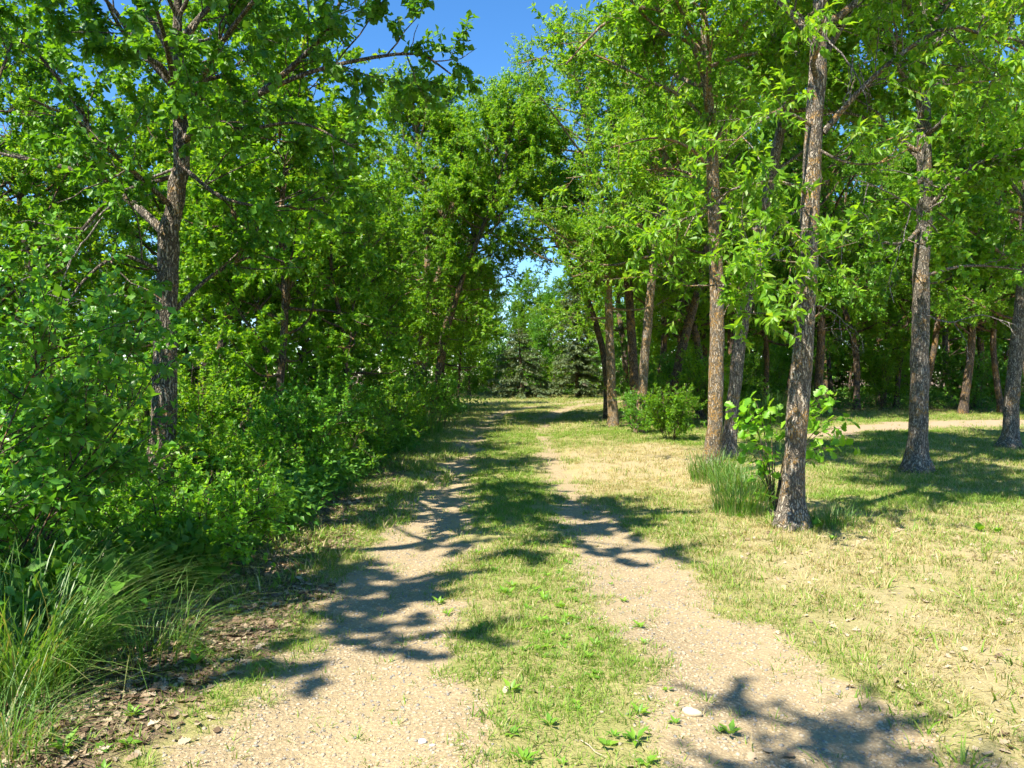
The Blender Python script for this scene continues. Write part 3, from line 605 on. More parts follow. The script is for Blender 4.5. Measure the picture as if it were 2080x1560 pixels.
# ------------------------------------------------------------------ shrubs
def shrub(name, label, cat, base, h, w, seed, lm, tmpl, n, size, stems=9, parts=0, group=None, lean=(0, 0), low=.15, arch=-.02, stem_r=.009):
    rng = np.random.default_rng(seed); base = np.asarray(base, float)
    root = thing(name, label, cat, tuple(base), group=group)
    az = rng.uniform(0, 6.28, stems); sp = rng.uniform(.1, 1.0, stems) * w / (2 * h)
    D = np.stack([np.cos(az) * sp + lean[0], np.sin(az) * sp + lean[1], np.ones(stems)], 1)
    P = np.stack([np.cos(az) * w * .08, np.sin(az) * w * .08, np.full(stems, -.05)], 1)
    L = h * rng.uniform(.75, 1.15, stems)
    B = grow(rng, P, D, L, 9, .08, arch)
    V, F, o_ = [], [], 0
    def put(p, r, k):
        nonlocal o_
        v, f = tubes(p, r, k); V.append(v); F.append(f + o_); o_ += len(v)
    put(B, stem_r * np.linspace(1, .4, 9)[None] * np.ones((stems, 1)), 5)
    k2 = int(stems * 9); p, d, b, t, pl = spawn(rng, B, k2, low, 1, 50, up=.1); L2 = h * rng.uniform(.2, .5, k2) * (1.2 - .5 * t)
    B2 = grow(rng, p, d, L2, 6, .12, .01); put(B2, stem_r * .5 * np.linspace(1, .4, 6)[None] * np.ones((k2, 1)), 4)
    k3 = k2 * 6; p, d, b, t, pl = spawn(rng, B2, k3, .15, 1, 45, up=.05); L3 = rng.uniform(.1, .28, k3) * min(1.3, h / 1.3)
    B3 = grow(rng, p, d, L3, 4, .15, .02); put(B3, stem_r * .22 * np.linspace(1, .5, 4)[None] * np.ones((k3, 1)), 3)
    P, D, *_ = spawn(rng, B3, n, .05, 1, 50, weight=np.ones(k3)); sz = rng.uniform(*size, n); Rm = leaf_frames(rng, P, D, .05)
    ok = P[:, 2] > .03; P, sz, Rm = P[ok], sz[ok], Rm[ok]
    obj('stems', mesh_np('stems', np.vstack(V), [np.vstack(F)], M['bark_far'], True), root)
    keep = np.ones(len(P), bool)
    if parts:
        wp = P + base; dd = np.linalg.norm(wp - np.array([0, 0, CAMH]), axis=1); dd[(np.abs(wp[:, 0] / wp[:, 1]) > .66)] = 1e9
        sel = np.argsort(dd / sz)[:parts]; keep[sel] = False; me = leaf_part_mesh(tmpl, lm)
        for q in sel:
            o = obj('leaf', me, root); o.matrix_local = Matrix.Translation(P[q]) @ Matrix(Rm[q].tolist()).to_4x4() @ Matrix.Scale(sz[q], 4)
    obj('foliage', leaves_mesh('foliage', P[keep], Rm[keep], sz[keep], tmpl, lm, rng), root, kind='stuff')
    return root
# big bright shrub in the left foreground, with arching shoots
shrub('shrub', 'big glossy-leaved shrub with arching shoots filling the left foreground', 'shrub', (-3.45, 4.9, 0), 2.05, 2.0, 501, M['leaf_shrub'], OVAL, 8000, (.05, .085), 12, 300, lean=(.07, -.02), arch=-.03)
shrub('shrub', 'second glossy shrub behind the left foreground one, at the picture edge', 'shrub', (-4.6, 6.2, 0), 2.3, 2.3, 502, M['leaf_shrub'], OVAL, 8000, (.05, .085), 12, 0, lean=(.05, 0))
shrub('rose_bush', 'low bright green bush at the foot of the oak', 'shrub', (-2.7, 6.3, 0), .9, 1.6, 503, M['leaf_bright'], OVAL, 6500, (.035, .06), 14, 300, lean=(.12, -.1))
SH = [shrub('shrub', 'x', 'shrub', (0, 0, 0), 1.5, 1.7, 511, M['leaf_shrub'], FOLD, 8500, (.042, .075), 11),
      shrub('shrub', 'x', 'shrub', (0, 0, 0), 1.2, 1.5, 512, M['leaf_wood'], FOLD, 8000, (.042, .07), 12),
      shrub('shrub', 'x', 'shrub', (0, 0, 0), 1.7, 1.6, 513, M['leaf_ash'], FOLD, 8500, (.045, .075), 10)]
su = [False] * 3
def bush(i, x, y, sc, label, group=None):
    rz = R_.uniform(0, 6.28)
    if not su[i]:
        su[i] = True; o = SH[i]; o.location = (x, y, -.02); o.rotation_euler = (0, 0, rz); o.scale = (sc, sc, sc); o['label'] = label
        if group: o['group'] = group
        return o
    c = copy_thing(SH[i], (x, y, -.02), rz, sc, label, group)
    if not group and 'group' in c: del c['group']
    return c
bl, bgp = 'dark leafy shrub in the hedge-like row along the left edge of the lane', 'shrubs lining the left of the lane'
for k, (x, y, i, s) in enumerate([(-3.05, 8.4, 1, .85), (-2.85, 9.9, 0, .85), (-2.75, 11.5, 1, 1.0), (-2.75, 13.1, 0, .9), (-2.65, 14.7, 2, .85), (-2.65, 16.4, 1, 1.0), (-2.85, 18.4, 0, .9),
      (-4.4, 10.6, 2, 1.0), (-4.6, 13.0, 0, 1.1), (-4.2, 15.6, 1, 1.2), (-4.2, 18.5, 2, 1.1), (-3.4, 21, 1, 1.2), (-3.6, 24, 0, 1.2), (-5.6, 9.0, 1, 1.1), (-6.2, 12, 2, 1.1), (-6.3, 15.5, 0, 1.2), (-8, 11, 0, 1.2), (-7, 19, 2, 1.3), (-9.5, 14, 1, 1.4), (-6, 24, 0, 1.5), (-5.3, 7.4, 0, .95), (-11, 19, 2, 1.5), (-9, 26, 0, 1.6)]):
    bush(i, x, y, s, bl, bgp)
bush(2, *gpix(822, 893), .75, 'sunlit bright bush in front of the twin lichen stems')
bush(0, *gpix(893, 868), .95, 'small dark bush at the tip of the left hedge by the clearing')
bush(1, *gpix(1362, 893), 1.0, 'round dense bush around the trunks right of the lane')
bush(0, *gpix(1300, 880), .7, 'low bush at the left foot of the right-hand clump of trunks')
for x, y, i, s in [(6.2, 24, 2, 1.2), (8.3, 30, 1, 1.3), (5.2, 27, 0, 1.4), (4.4, 24.5, 1, 1.2), (10.5, 34, 0, 1.5), (13.5, 37, 1, 1.6), (17, 36, 2, 1.6), (20.5, 35, 0, 1.6), (23, 37, 1, 1.7), (26, 34, 2, 1.7), (8, 36, 2, 1.8), (15, 42, 0, 2), (21, 42, 1, 2), (27, 40, 0, 2)]:
    bush(i, x, y, s, 'shaded shrub under the trees of the right-hand wood', 'shrubs of the right-hand wood')
for k in range(19):
    bush(k % 3, inpix(1300 + 52 * k, 58 + 3 * (k % 2)), 58 + 3 * (k % 2), 3.1 + .3 * (k % 3), 'high shrub far behind the trunks of the right-hand wood', 'far shrubs of the right-hand wood')
for px, d, i, s in [(925, 58, 0, 1.3), (970, 60, 1, 1.6), (1010, 62, 2, 1.5), (1105, 60, 0, 1.7), (1135, 58, 2, 1.6), (1215, 58, 1, 1.6), (1085, 66, 1, 1.8), (1150, 66, 0, 2.0), (895, 56, 2, 1.5), (1245, 55, 0, 1.6), (1040, 68, 0, 2.1), (985, 68, 2, 2.2), (1190, 68, 2, 2.2)]:
    bush(i, inpix(px, d), d, s, 'bright shrub along the foot of the trees beyond the clearing', 'shrubs beyond the clearing')

# oak sapling behind the stout trunk: every leaf a part
def sapling():
    rng = np.random.default_rng(601); bx, by = 3.05, 9.0
    root = thing('oak_sapling', 'young oak sapling with big bright leaves spreading behind the stout trunk', 'sapling', (bx, by, 0))
    base = np.array([bx, by, 0]); ends = [(1510, 850), (1540, 900), (1555, 940), (1500, 830), (1580, 870), (1700, 830), (1715, 870), (1670, 820), (1690, 910), (1530, 965), (1550, 1000), (1650, 850), (1490, 860), (1520, 810), (1560, 830), (1730, 850), (1740, 900), (1700, 800), (1510, 920)]
    B = []
    for k, (px, py) in enumerate(ends):
        e = pix(px, py, by + rng.uniform(-.35, .35)) - base
        B.append(resample([np.array([0, 0, -.05]), e * np.array([.25, .25, .55]), e * np.array([.65, .65, .95]), e], 10))
    B = np.array(B); v, f = tubes(B, .008 * np.linspace(1, .35, 10)[None] * np.ones((len(B), 1)), 5)
    obj('stems', mesh_np('stems', v, [f], M['bark_far'], True), root)
    p, d, *_ = spawn(rng, B, 280, .45, 1.0, 60, weight=np.ones(len(B))); p = p + rng.normal(0, .035, p.shape); Rm = leaf_frames(rng, p, d, .3)
    me = leaf_part_mesh(LOBED, M['leaf_bright'])
    for q in range(len(p)):
        o = obj('leaf', me, root); o.matrix_local = Matrix.Translation(p[q]) @ Matrix(Rm[q].tolist()).to_4x4() @ Matrix.Scale(rng.uniform(.08, .16), 4)
sapling()

# ------------------------------------------------------------------ long grass clumps
def blades(rng, n, r, h, wid, bend, m=7):
    az = rng.uniform(0, 6.28, n); rr = r * np.sqrt(rng.uniform(0, 1, n))
    P = np.stack([np.cos(az) * rr, np.sin(az) * rr, np.full(n, -.02)], 1)
    a2 = az + rng.normal(0, .7, n); hh = h * rng.uniform(.5, 1.1, n); bd = bend * rng.uniform(.3, 1.2, n)
    t = np.linspace(0, 1, m)[None]
    out = np.stack([np.cos(a2), np.sin(a2), np.zeros(n)], 1); sd = np.stack([-np.sin(a2), np.cos(a2), np.zeros(n)], 1)
    c = P[:, None] + out[:, None] * (bd[:, None] * hh[:, None] * t ** 2)[..., None] + np.array([0, 0, 1.]) * (hh[:, None] * (t - .45 * bd[:, None] * t ** 2.4))[..., None]
    w = wid * rng.uniform(.6, 1.3, n)[:, None] * (1 - t ** 2 * .95) * .5
    v = np.stack([c - sd[:, None] * w[..., None], c + sd[:, None] * w[..., None]], 2).reshape(-1, 3)
    i = (np.arange(n) * m * 2)[:, None] + (np.arange(m - 1) * 2)[None]; i = i.ravel()
    return v, np.stack([i, i + 1, i + 3, i + 2], 1)
def tussock(label, x, y, n, r, h, seed, bend=.9, wid=.006, name='grass_tussock', group=None):
    v, f = blades(np.random.default_rng(seed), n, r, h, wid, bend)
    o = obj(name, mesh_np(name, v, [f], M['blade'], True)); o.location = (x, y, float(gz(x, y)))
    o['label'] = label; o['category'] = 'grass clump'
    if group: o['group'] = group
tussock('arching long-bladed grass clump at the lower left corner', -2.5, 3.85, 640, .32, .9, 701, 1.05, .008)
tussock('second long grass clump behind the lower left one, under the shrub', -2.75, 4.7, 420, .32, .85, 702, 1.1, .008)
tussock('wispy grass clump between the lower left one and the leaf litter', -2.05, 4.35, 200, .25, .62, 709, 1.5, .005)
tussock('low grass clump in the very corner at lower left', -2.2, 3.2, 220, .25, .5, 710, 1.3, .005)
tussock('tall grass clump around the foot of the orange lichen trunk', 3.1, 11.6, 420, .42, .6, 703, .6, .011)
tussock('upright grass clump between the lichen trunk and the stout trunk', 3.05, 10.2, 460, .42, .55, 704, .6, .010)
tussock('grass tuft at the left foot of the stout trunk', 2.62, 8.9, 360, .32, .5, 705, .7, .008)
tussock('grass tuft at the right foot of the stout trunk', 3.35, 8.1, 220, .25, .34, 706, .8, .006)
tussock('feathery grass clump in front of the twin lichen stems', *gpix(872, 880), 240, .35, 1.0, 707, .7, .012)
tussock('tall pale grass stand seen between the leaning tree and the stout trunk', 8.6, 25.5, 700, 1.3, 1.3, 708, .5, .02)

# ------------------------------------------------------------------ scattered cover: turf, litter, pebbles, weeds (stuff)
def scatter(name, pts, rot, scl, idx, srcs, dryv, label):
    me = bpy.data.meshes.new(name); n = len(pts); me.vertices.add(n); me.vertices.foreach_set('co', np.ascontiguousarray(pts, np.float32).ravel())
    a = me.attributes.new('rot', 'FLOAT_VECTOR', 'POINT'); a.data.foreach_set('vector', np.ascontiguousarray(rot, np.float32).ravel())
    for k, v, ty in (('scl', scl, 'FLOAT'), ('dry', dryv, 'FLOAT')):
        a = me.attributes.new(k, ty, 'POINT'); a.data.foreach_set('value', np.ascontiguousarray(v, np.float32))
    a = me.attributes.new('idx', 'INT', 'POINT'); a.data.foreach_set('value', np.ascontiguousarray(idx, np.int32))
    o = obj(name, me, None, kind='stuff', label=label)
    c = bpy.data.collections.new(name + '_pieces')
    for i, sm in enumerate(srcs): c.objects.link(bpy.data.objects.new('%s_piece_%02d' % (name, i), sm))
    g = bpy.data.node_groups.new(name, 'GeometryNodeTree')
    g.interface.new_socket('Geometry', in_out='INPUT', socket_type='NodeSocketGeometry'); g.interface.new_socket('Geometry', in_out='OUTPUT', socket_type='NodeSocketGeometry')
    N, Lk = g.nodes, g.links
    gi, go = N.new('NodeGroupInput'), N.new('NodeGroupOutput'); ci = N.new('GeometryNodeCollectionInfo'); ci.inputs[0].default_value = c
    ci.inputs['Separate Children'].default_value = True; ci.inputs['Reset Children'].default_value = True
    ip = N.new('GeometryNodeInstanceOnPoints'); ip.inputs['Pick Instance'].default_value = True
    def na(nm, ty):
        q = N.new('GeometryNodeInputNamedAttribute'); q.data_type = ty; q.inputs[0].default_value = nm; return [s for s in q.outputs if s.enabled and s.name == 'Attribute'][0]
    Lk.new(gi.outputs[0], ip.inputs['Points']); Lk.new(ci.outputs[0], ip.inputs['Instance'])
    Lk.new(na('idx', 'INT'), ip.inputs['Instance Index']); Lk.new(na('rot', 'FLOAT_VECTOR'), ip.inputs['Rotation']); Lk.new(na('scl', 'FLOAT'), ip.inputs['Scale'])
    Lk.new(ip.outputs[0], go.inputs[0])
    md_ = o.modifiers.new('scatter', 'NODES'); md_.node_group = g
    return o
def inst_mat(name, green, dry, trans=.3, rough=.5):
    t = NT(name); at = t.n('ShaderNodeAttribute', attribute_type='INSTANCER', attribute_name='dry').outputs['Fac']
    oi = t.n('ShaderNodeObjectInfo'); geo = t.n('ShaderNodeNewGeometry')
    r = t.math('FRACT', t.math('ADD', geo.outputs['Random Per Island'], oi.outputs['Random']))
    ga = t.ramp(r, [(i / (len(green) - 1), c) for i, c in enumerate(green)]); da = t.ramp(r, [(i / (len(dry) - 1), c) for i, c in enumerate(dry)])
    pick = t.math('LESS_THAN', t.math('FRACT', t.math('MULTIPLY', r, 7.31)), at)
    c = t.mix(pick, ga, da)
    p = t.n('ShaderNodeBsdfPrincipled', {'Base Color': c, 'Roughness': rough, 'Specular IOR Level': 0.3})
    if trans:
        tr = t.n('ShaderNodeBsdfTranslucent', {'Color': t.mix(1.0, c, (1.4, 1.3, .6), 'MULTIPLY')})
        p = t.n('ShaderNodeMixShader', {0: trans, 1: p.outputs[0], 2: tr.outputs[0]})
    return t.out(p.outputs[0])
M['turf'] = inst_mat('turf_blade', [(0.10, 0.21, 0.022), (0.17, 0.30, 0.03), (0.25, 0.36, 0.05), (0.13, 0.24, 0.03)], [(0.42, 0.36, 0.16), (0.52, 0.45, 0.24), (0.36, 0.29, 0.12), (0.44, 0.42, 0.17)])
M['litter'] = inst_mat('dead_leaf', [(0.13, 0.085, 0.05), (0.24, 0.165, 0.10), (0.40, 0.31, 0.20), (0.17, 0.115, 0.07), (0.10, 0.065, 0.04)], [(0.40, 0.30, 0.19), (0.54, 0.44, 0.31), (0.34, 0.25, 0.16)], .12, .7)
M['pebble'] = inst_mat('pebble', [(0.38, 0.30, 0.20), (0.47, 0.38, 0.25), (0.28, 0.23, 0.165), (0.21, 0.205, 0.19), (0.33, 0.27, 0.19), (0.46, 0.39, 0.28)], [(0.4, 0.33, 0.24), (0.5, 0.42, 0.3)], 0, .8)
M['weed'] = leaf_mat('weed_leaf', [(0.10, 0.26, 0.03), (0.16, 0.34, 0.03), (0.24, 0.42, 0.04), (0.12, 0.28, 0.035)], .35)
G = np.random.default_rng(77)
def sample(n, x0, x1, y0, y1): return G.uniform(x0, x1, n), G.uniform(y0, y1, n)
def turf_zone(dens, x0, x1, y0, y1, s0, s1):
    n = int(dens * (x1 - x0) * (y1 - y0)); x, y = sample(n, x0, x1, y0, y1)
    k = np.abs(x / np.maximum(y, .1)) < .75; x, y = x[k], y[k]
    g, p, dr, li, st = masks(x, y)
    pr = (1 - .97 * g) * (1 - .96 * p) * (1 - .62 * li) * (1 - .62 * dr) * np.clip(3.2 * (fbm(x * 3, y * 3, 81) - .22), .08, 1)
    k = G.uniform(0, 1, len(x)) < pr; x, y, dr, st, li = x[k], y[k], dr[k], st[k], li[k]
    patch = fbm(x * .7, y * .7, 91)
    dv = np.clip(.10 + .75 * dr + (patch - .5) * .9 + .18 * sst(26, 36, y) - .16 * st + .12, 0.04, .95)
    return x, y, G.uniform(s0, s1, len(x)), dv
Z = [turf_zone(900, -2.6, 5.2, 2.6, 6.5, .6, 1.25), turf_zone(620, -3, 8, 6.5, 12, .9, 1.6), turf_zone(230, -3, 14, 12, 22, 1.2, 2.0), turf_zone(60, -5, 26, 22, 40, 1.7, 2.8), turf_zone(22, -9, 34, 40, 64, 2.4, 3.6)]
for fx, fy, n_, r_ in ((3.0, 8.2, 150, .3), (3.2, 12.2, 160, .35), (4.1, 14.3, 160, .35), (6.75, 12.8, 200, .36), (10.7, 16.6, 160, .36), (-2.0, 9, 260, .9), (-1.9, 12, 300, 1.0), (-1.9, 16, 300, 1.0), (-2.1, 6.5, 160, .6)):
    rr = r_ * (.45 + .55 * np.sqrt(G.uniform(0, 1, n_))); aa = G.uniform(0, 6.28, n_)
    Z.append((fx + rr * np.cos(aa), fy + (rr if r_ < .5 else rr * 1.8) * np.sin(aa), G.uniform(1.3, 3.0, n_), G.uniform(.05, .4, n_)))
k_ = 1800; lx, ly = sample(k_, 1.6, 9, 3, 13); Z.append((lx, ly, G.uniform(1.3, 2.3, k_), G.uniform(.1, .6, k_)))
x, y, sc_, dv = (np.concatenate([z[i] for z in Z]) for i in range(4))
tuft = []
for i in range(6):
    v, f = blades(np.random.default_rng(800 + i), 9, .04, .075, .0052, .5 + .16 * i, 4); tuft.append(mesh_np('turf_tuft', v, [f], M['turf']))
scatter('turf', np.stack([x, y, gz(x, y)], 1), np.stack([G.normal(0, .15, len(x)), G.normal(0, .15, len(x)), G.uniform(0, 6.28, len(x))], 1), sc_, G.integers(0, 6, len(x)), tuft, dv, 'short mown grass with dry straw mixed in')
# dead leaves
def litter_pts(n, x0, x1, y0, y1, f):
    x, y = sample(n, x0, x1, y0, y1); g, p, dr, li, st = masks(x, y); k = G.uniform(0, 1, n) < f(x, y, g, li); return x[k], y[k]
a = litter_pts(26000, -4.5, -.9, 2.6, 10, lambda x, y, g, li: li * (1 - .9 * g)); bb = litter_pts(9000, -6, -1, 10, 24, lambda x, y, g, li: li * (1 - g))
c = litter_pts(6000, 1.9, 6, 2.6, 9, lambda x, y, g, li: .45 * (1 - .9 * g) * fbm(x, y, 95)); e = litter_pts(350, -.6, 2.4, 2.6, 9, lambda x, y, g, li: .25 * np.ones_like(x))
x, y = (np.concatenate([q[i] for q in (a, bb, c, e)]) for i in range(2))
dl = np.concatenate([np.full(len(a[0]), .15), np.full(len(bb[0]), .2), np.full(len(c[0]), .85), np.full(len(e[0]), .8)])
lm_ = []
for i in range(4):
    v, f = T_lobed(); v = v.copy(); rg = np.random.default_rng(820 + i); v[:, 2] = .4 * v[:, 0] ** 2 * rg.uniform(-2.5, 5) + rg.uniform(-.3, .3) * (v[:, 1] - .5) ** 2 + rg.normal(0, .02, len(v)); v[:, 1] -= .5; v[:, 2] += .05
    lm_.append(mesh_np('dead_leaf', v, [f], M['litter'], True))
tp = np.array([[(-1.6, 0, .1), (-.6, .12, .12), (.5, -.05, .1), (1.6, .2, .16)]]); tv_, tf2 = tubes(tp, np.array([[.05, .045, .04, .02]]), 5)
tp2 = np.array([[(.2, 0, .12), (.7, .35, .2), (1.0, .8, .22)]]); tv2, tf3 = tubes(tp2, np.array([[.03, .025, .015]]), 4)
lm_.append(mesh_np('fallen_twig', np.vstack([tv_, tv2]), [np.vstack([tf2, tf3 + len(tv_)])], M['litter'], True))
scatter('leaf_litter', np.stack([x, y, gz(x, y) + .006], 1), np.stack([G.normal(0, .25, len(x)), G.normal(0, .25, len(x)), G.uniform(0, 6.28, len(x))], 1), G.uniform(.022, .066, len(x)), np.where(G.uniform(0, 1, len(x)) < .07, 4, G.integers(0, 4, len(x))), lm_, dl, 'curled brown dead leaves under the shrubs')
# pebbles
x, y = sample(60000, -2.4, 3, 2.6, 10); g, *_ = masks(x, y); k = (G.uniform(0, 1, len(x)) < g * .9 * np.clip(1.5 - y / 9, .2, 1) + .03); x, y = x[k], y[k]
pb = []
for i in range(4):
    rg = np.random.default_rng(840 + i); v = np.array([(sx, sy, sz) for sx in (-1, 1) for sy in (-1, 1) for sz in (-1, 1)], float) * .55
    v = np.vstack([v, np.eye(3), -np.eye(3)]) * rg.uniform(.8, 1.15, (14, 1)) * np.array([1, .8, .55])
    idx3 = {0: (8, 1), 1: (9, 1), 2: (10, 1)}; f = []
    cube = [(0, 1, 3, 2, 11), (4, 6, 7, 5, 8), (0, 4, 5, 1, 12), (2, 3, 7, 6, 9), (0, 2, 6, 4, 13), (1, 5, 7, 3, 10)]
    for q in cube:
        for j in range(4): f.append((q[j], q[(j + 1) % 4], q[4]))
    pb.append(mesh_np('pebble', v, [np.array(f)], M['pebble'], True))
scatter('gravel', np.stack([x, y, gz(x, y) + .001], 1), G.uniform(0, 6.28, (len(x), 3)) * np.array([.06, .06, 1]), .0035 + .011 * G.uniform(0, 1, len(x)) ** 3.2, G.integers(0, 4, len(x)), pb, np.zeros(len(x)), 'loose gravel stones on the wheel tracks')
# low woodland undergrowth
M['under'] = leaf_mat('undergrowth_leaf', [(0.05, 0.17, 0.02), (0.09, 0.25, 0.025), (0.14, 0.31, 0.03), (0.06, 0.19, 0.025)], .38)
ug = []
for i in range(4):
    rg = np.random.default_rng(860 + i); n = 70; P = np.stack([rg.normal(0, .11, n), rg.normal(0, .11, n), rg.uniform(.04, .34, n)], 1)
    D = nrm(np.stack([P[:, 0], P[:, 1], np.full(n, .05)], 1)); ug.append(leaves_mesh('undergrowth', P, leaf_frames(rg, P, D, .1), rg.uniform(.05, .09, n), OVAL, M['under'], rg))
x, y = sample(5200, -16, 34, 4.2, 66); g, p, dr, li, st = masks(x, y); c0 = cen(y)
rel = x - c0; dens = np.where((rel < -2.2 - .35 * fbm(x, y, 97)) & (y < 34), .95, 0.0); dens = np.where(y > 57, .9, dens); dens = np.where((x > 9) & (y > 32 + 2 * vnoise(x * .4, y * .4, 4)), .6, dens)
k = G.uniform(0, 1, len(x)) < dens; x, y = x[k], y[k]
xa, ya = sample(2600, -7, -1.9, 4.2, 20); k = xa < -2.05 - .5 * fbm(xa, ya, 98); x, y = np.concatenate([x, xa[k]]), np.concatenate([y, ya[k]])
scatter('undergrowth', np.stack([x, y, gz(x, y)], 1), np.stack([0 * x, 0 * x, G.uniform(0, 6.28, len(x))], 1), G.uniform(.7, 1.5, len(x)) * (1 + .5 * sst(20, 50, y)), G.integers(0, 4, len(x)), ug, np.zeros(len(x)), 'low leafy undergrowth on the woodland floor')

# ------------------------------------------------------------------ countable small things: weeds, seedlings, stones
def weed_root(name, nleaf, L, seed, tm, mat, up):
    rng = np.random.default_rng(seed); root = thing(name, 'x', 'plant')
    me = leaf_part_mesh(tm, mat)
    for k in range(nleaf):
        a = k * 2.4 + rng.normal(0, .3); e = rng.uniform(*up)
        o = obj('leaf', me, root); s = L * rng.uniform(.7, 1.2)
        o.matrix_local = Matrix.Translation((0.01 * math.cos(a), .01 * math.sin(a), .01)) @ Matrix.Rotation(a - math.pi / 2, 4, 'Z') @ Matrix.Rotation(e, 4, 'X') @ Matrix.Scale(s, 4)
    return root
WD = [weed_root('broadleaf_weed', 8, .10, 901, NARROW, M['weed'], (.15, .9)), weed_root('broadleaf_weed', 6, .075, 902, OVAL, M['weed'], (.1, .7))]
wu = [False, False]
def weed(i, x, y, s, label, group):
    z = float(gz(x, y))
    if not wu[i]:
        wu[i] = True; o = WD[i]; o.location = (x, y, z); o.scale = (s, s, s); o['label'] = label; o['group'] = group; return
    copy_thing(WD[i], (x, y, z), R_.uniform(0, 6.28), s, label, group)
for k in range(95):
    yy = 2.9 + 5.5 * R_.random() ** 1.5; xx = float(cen(yy)) + R_.gauss(.12, .26)
    weed(k % 2, xx, yy, R_.uniform(.3, .75), 'small green broadleaf weed in the grassy middle strip of the lane', 'weeds on the middle strip')
for k in range(16):
    yy = 3 + 5 * R_.random(); xx = -1.55 - .35 * R_.random() + .1 * yy * 0
    weed(k % 2, xx, yy, R_.uniform(.5, .9), 'small green weed sprouting through the dead leaves left of the lane', 'weeds in the leaf litter')
SD = weed_root('seedling', 7, .12, 905, BROAD, M['leaf_bright'], (.3, 1.2))
for k, (px, py) in enumerate([(1660, 1075), (1690, 1100), (1645, 1060), (1500, 1050), (1470, 1040), (1545, 1010), (1530, 1030), (1990, 1082), (2025, 1085)]):
    x, y = gpix(px, py); lab = 'yellow-green seedling at the foot of the stout trunk' if k < 7 else 'yellow-green seedling in the dry grass at right'; gp = 'seedlings by the trunk' if k < 7 else 'seedlings in the grass'
    if k == 0: SD.location = (x, y, 0); SD['label'] = lab; SD['group'] = gp; SD.scale = (.9,) * 3
    else: copy_thing(SD, (x, y, float(gz(x, y))), k * 1.3, R_.uniform(.5, .95), lab, gp)
def stone(label, px, py, w, seed, col):
    rng = np.random.default_rng(seed); x, y = gpix(px, py); n, m = 10, 7; v = []
    for j in range(m):
        for i in range(n):
            a, e = 2 * math.pi * i / n, -math.pi / 2 + math.pi * j / (m - 1); r = 1 + .22 * math.sin(2 * a + seed) + .12 * math.sin(3 * a + 2 * e + seed * 2) + rng.normal(0, .05)
            v.append((r * math.cos(a) * math.cos(e) * w, .7 * r * math.sin(a) * math.cos(e) * w, .45 * r * math.sin(e) * w))
    i = np.arange(n); f = np.concatenate([np.stack([j * n + i, j * n + (i + 1) % n, (j + 1) * n + (i + 1) % n, (j + 1) * n + i], 1) for j in range(m - 1)])
    t = NT('stone'); tc = t.n('ShaderNodeTexCoord'); nz = t.n('ShaderNodeTexNoise', {'Vector': tc.outputs['Object'], 'Scale': 40.0, 'Detail': 6.0})
    c = t.mix(nz.outputs[0], tuple(q * .75 for q in col), col); bp = t.n('ShaderNodeBump', {'Height': nz.outputs[0], 'Strength': .6, 'Distance': .006})
    p = t.n('ShaderNodeBsdfPrincipled', {'Base Color': c, 'Roughness': .9, 'Normal': bp.outputs[0]}); mt = t.out(p.outputs[0])
    o = obj('stone', mesh_np('stone', np.array(v), [f], mt, True)); o.location = (x, y, float(gz(x, y)) + .15 * w); o.rotation_euler = (0, 0, seed); o['label'] = label; o['category'] = 'stone'
stone('pale cream stone lying at the inner edge of the right wheel track', 1405, 1450, .045, 3, (.62, .52, .34))
stone('larger white stone of the pair on the left wheel track', 858, 1504, .026, 5, (.66, .6, .52))
stone('smaller white stone of the pair on the left wheel track', 878, 1511, .014, 6, (.66, .6, .52))

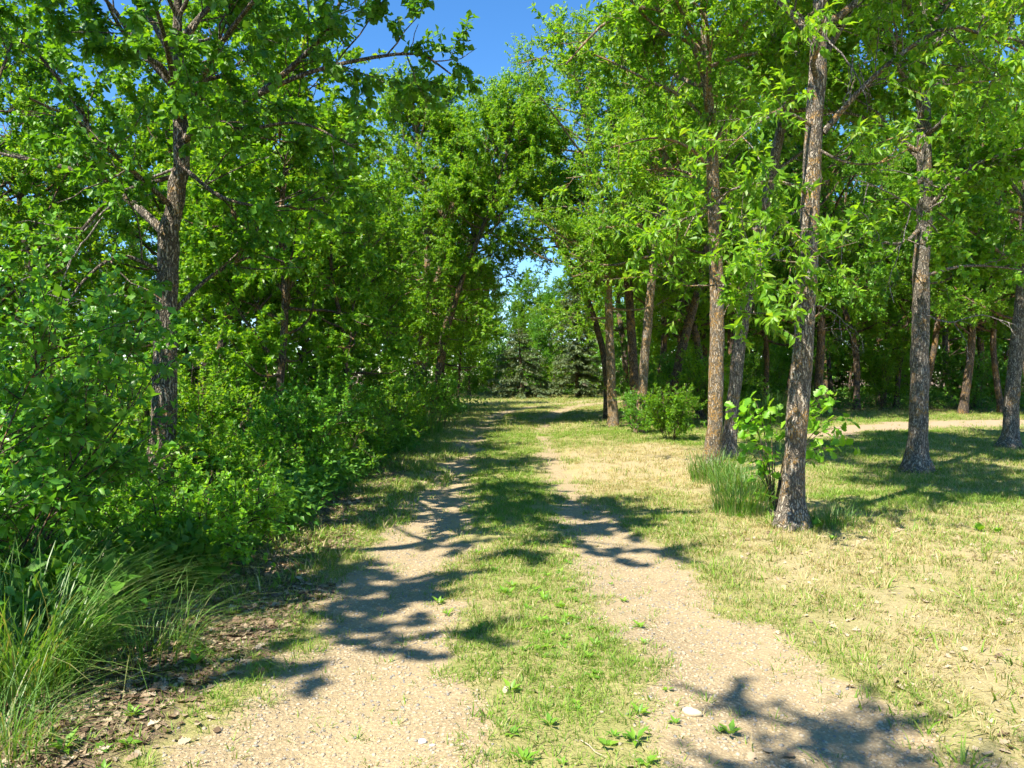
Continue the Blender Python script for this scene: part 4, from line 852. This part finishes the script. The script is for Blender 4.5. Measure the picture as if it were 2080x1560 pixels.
# ------------------------------------------------------------------ labels that single out each tree and shrub by landmark and order
ORD = ['nearest', 'second nearest', 'third nearest', 'fourth nearest', 'fifth nearest', 'sixth nearest', 'seventh nearest', 'eighth nearest', 'ninth nearest', 'tenth nearest', 'eleventh nearest', 'twelfth nearest', 'thirteenth nearest', 'fourteenth nearest', 'fifteenth nearest']
def relabel(group, what, buckets):
    mem = [o for o in COL.objects if o.get('group') == group and o.get('category')]
    done = {}
    for o in mem:
        px = CX + FPX * o.location.x / o.location.y
        for lim, where in buckets:
            if px < lim: done.setdefault(where, []).append(o); break
    for where, l in done.items():
        for k, o in enumerate(sorted(l, key=lambda q: q.location.y)): o['label'] = '%s %s %s' % (ORD[k], what, where)
relabel('trees of the left thicket', 'slender thicket tree', [(180, 'at the far left of the picture'), (345, 'left of the forked oak trunk'), (480, 'just right of the forked oak trunk'), (610, 'midway between the oak and the twin lichen stems'), (745, 'well right of the oak, toward the twin stems'), (9999, 'beside the twin lichen stems at the clearing')])
relabel('trees of the right-hand wood', 'tall woodland tree', [(1345, 'behind the orange-barked clump right of the lane'), (1445, 'seen left of the slim orange lichen trunk'), (1530, 'seen around the leaning grey trunk'), (1650, 'seen behind the stout nearest trunk'), (1760, 'seen just right of the stout nearest trunk'), (1860, 'seen left of the thick trunk with dead branches'), (1960, 'seen right of the thick trunk with dead branches'), (2060, 'seen left of the right-edge trunk'), (9999, 'at the right edge of the picture')])
relabel('trees beyond the clearing', 'leafy tree', [(930, 'left of the clearing, behind the twin stems'), (1010, 'left of the short broad spruce'), (1080, 'behind the short broad spruce'), (1145, 'between the two spruces'), (1205, 'behind the taller spruce'), (9999, 'right of the taller spruce')])
relabel('shrubs lining the left of the lane', 'dark hedge shrub', [(330, 'left of the oak foot'), (520, 'just right of the oak foot'), (660, 'halfway along the left side of the lane'), (760, 'toward the far end of the left hedge'), (9999, 'near the twin lichen stems')])
relabel('shrubs of the right-hand wood', 'shaded woodland shrub', [(1445, 'left of the orange lichen trunk'), (1650, 'behind the stout trunk'), (1870, 'between the stout trunk and the thick one'), (9999, 'right of the thick trunk')])
relabel('far shrubs of the right-hand wood', 'far high shrub', [(1450, 'left of the orange lichen trunk'), (1640, 'behind the stout trunk'), (1870, 'between the stout trunk and the thick one'), (9999, 'right of the thick trunk')])
relabel('shrubs beyond the clearing', 'bright shrub', [(1000, 'left of the short broad spruce'), (1090, 'behind the short broad spruce'), (1170, 'between the two spruces'), (9999, 'right of the taller spruce')])
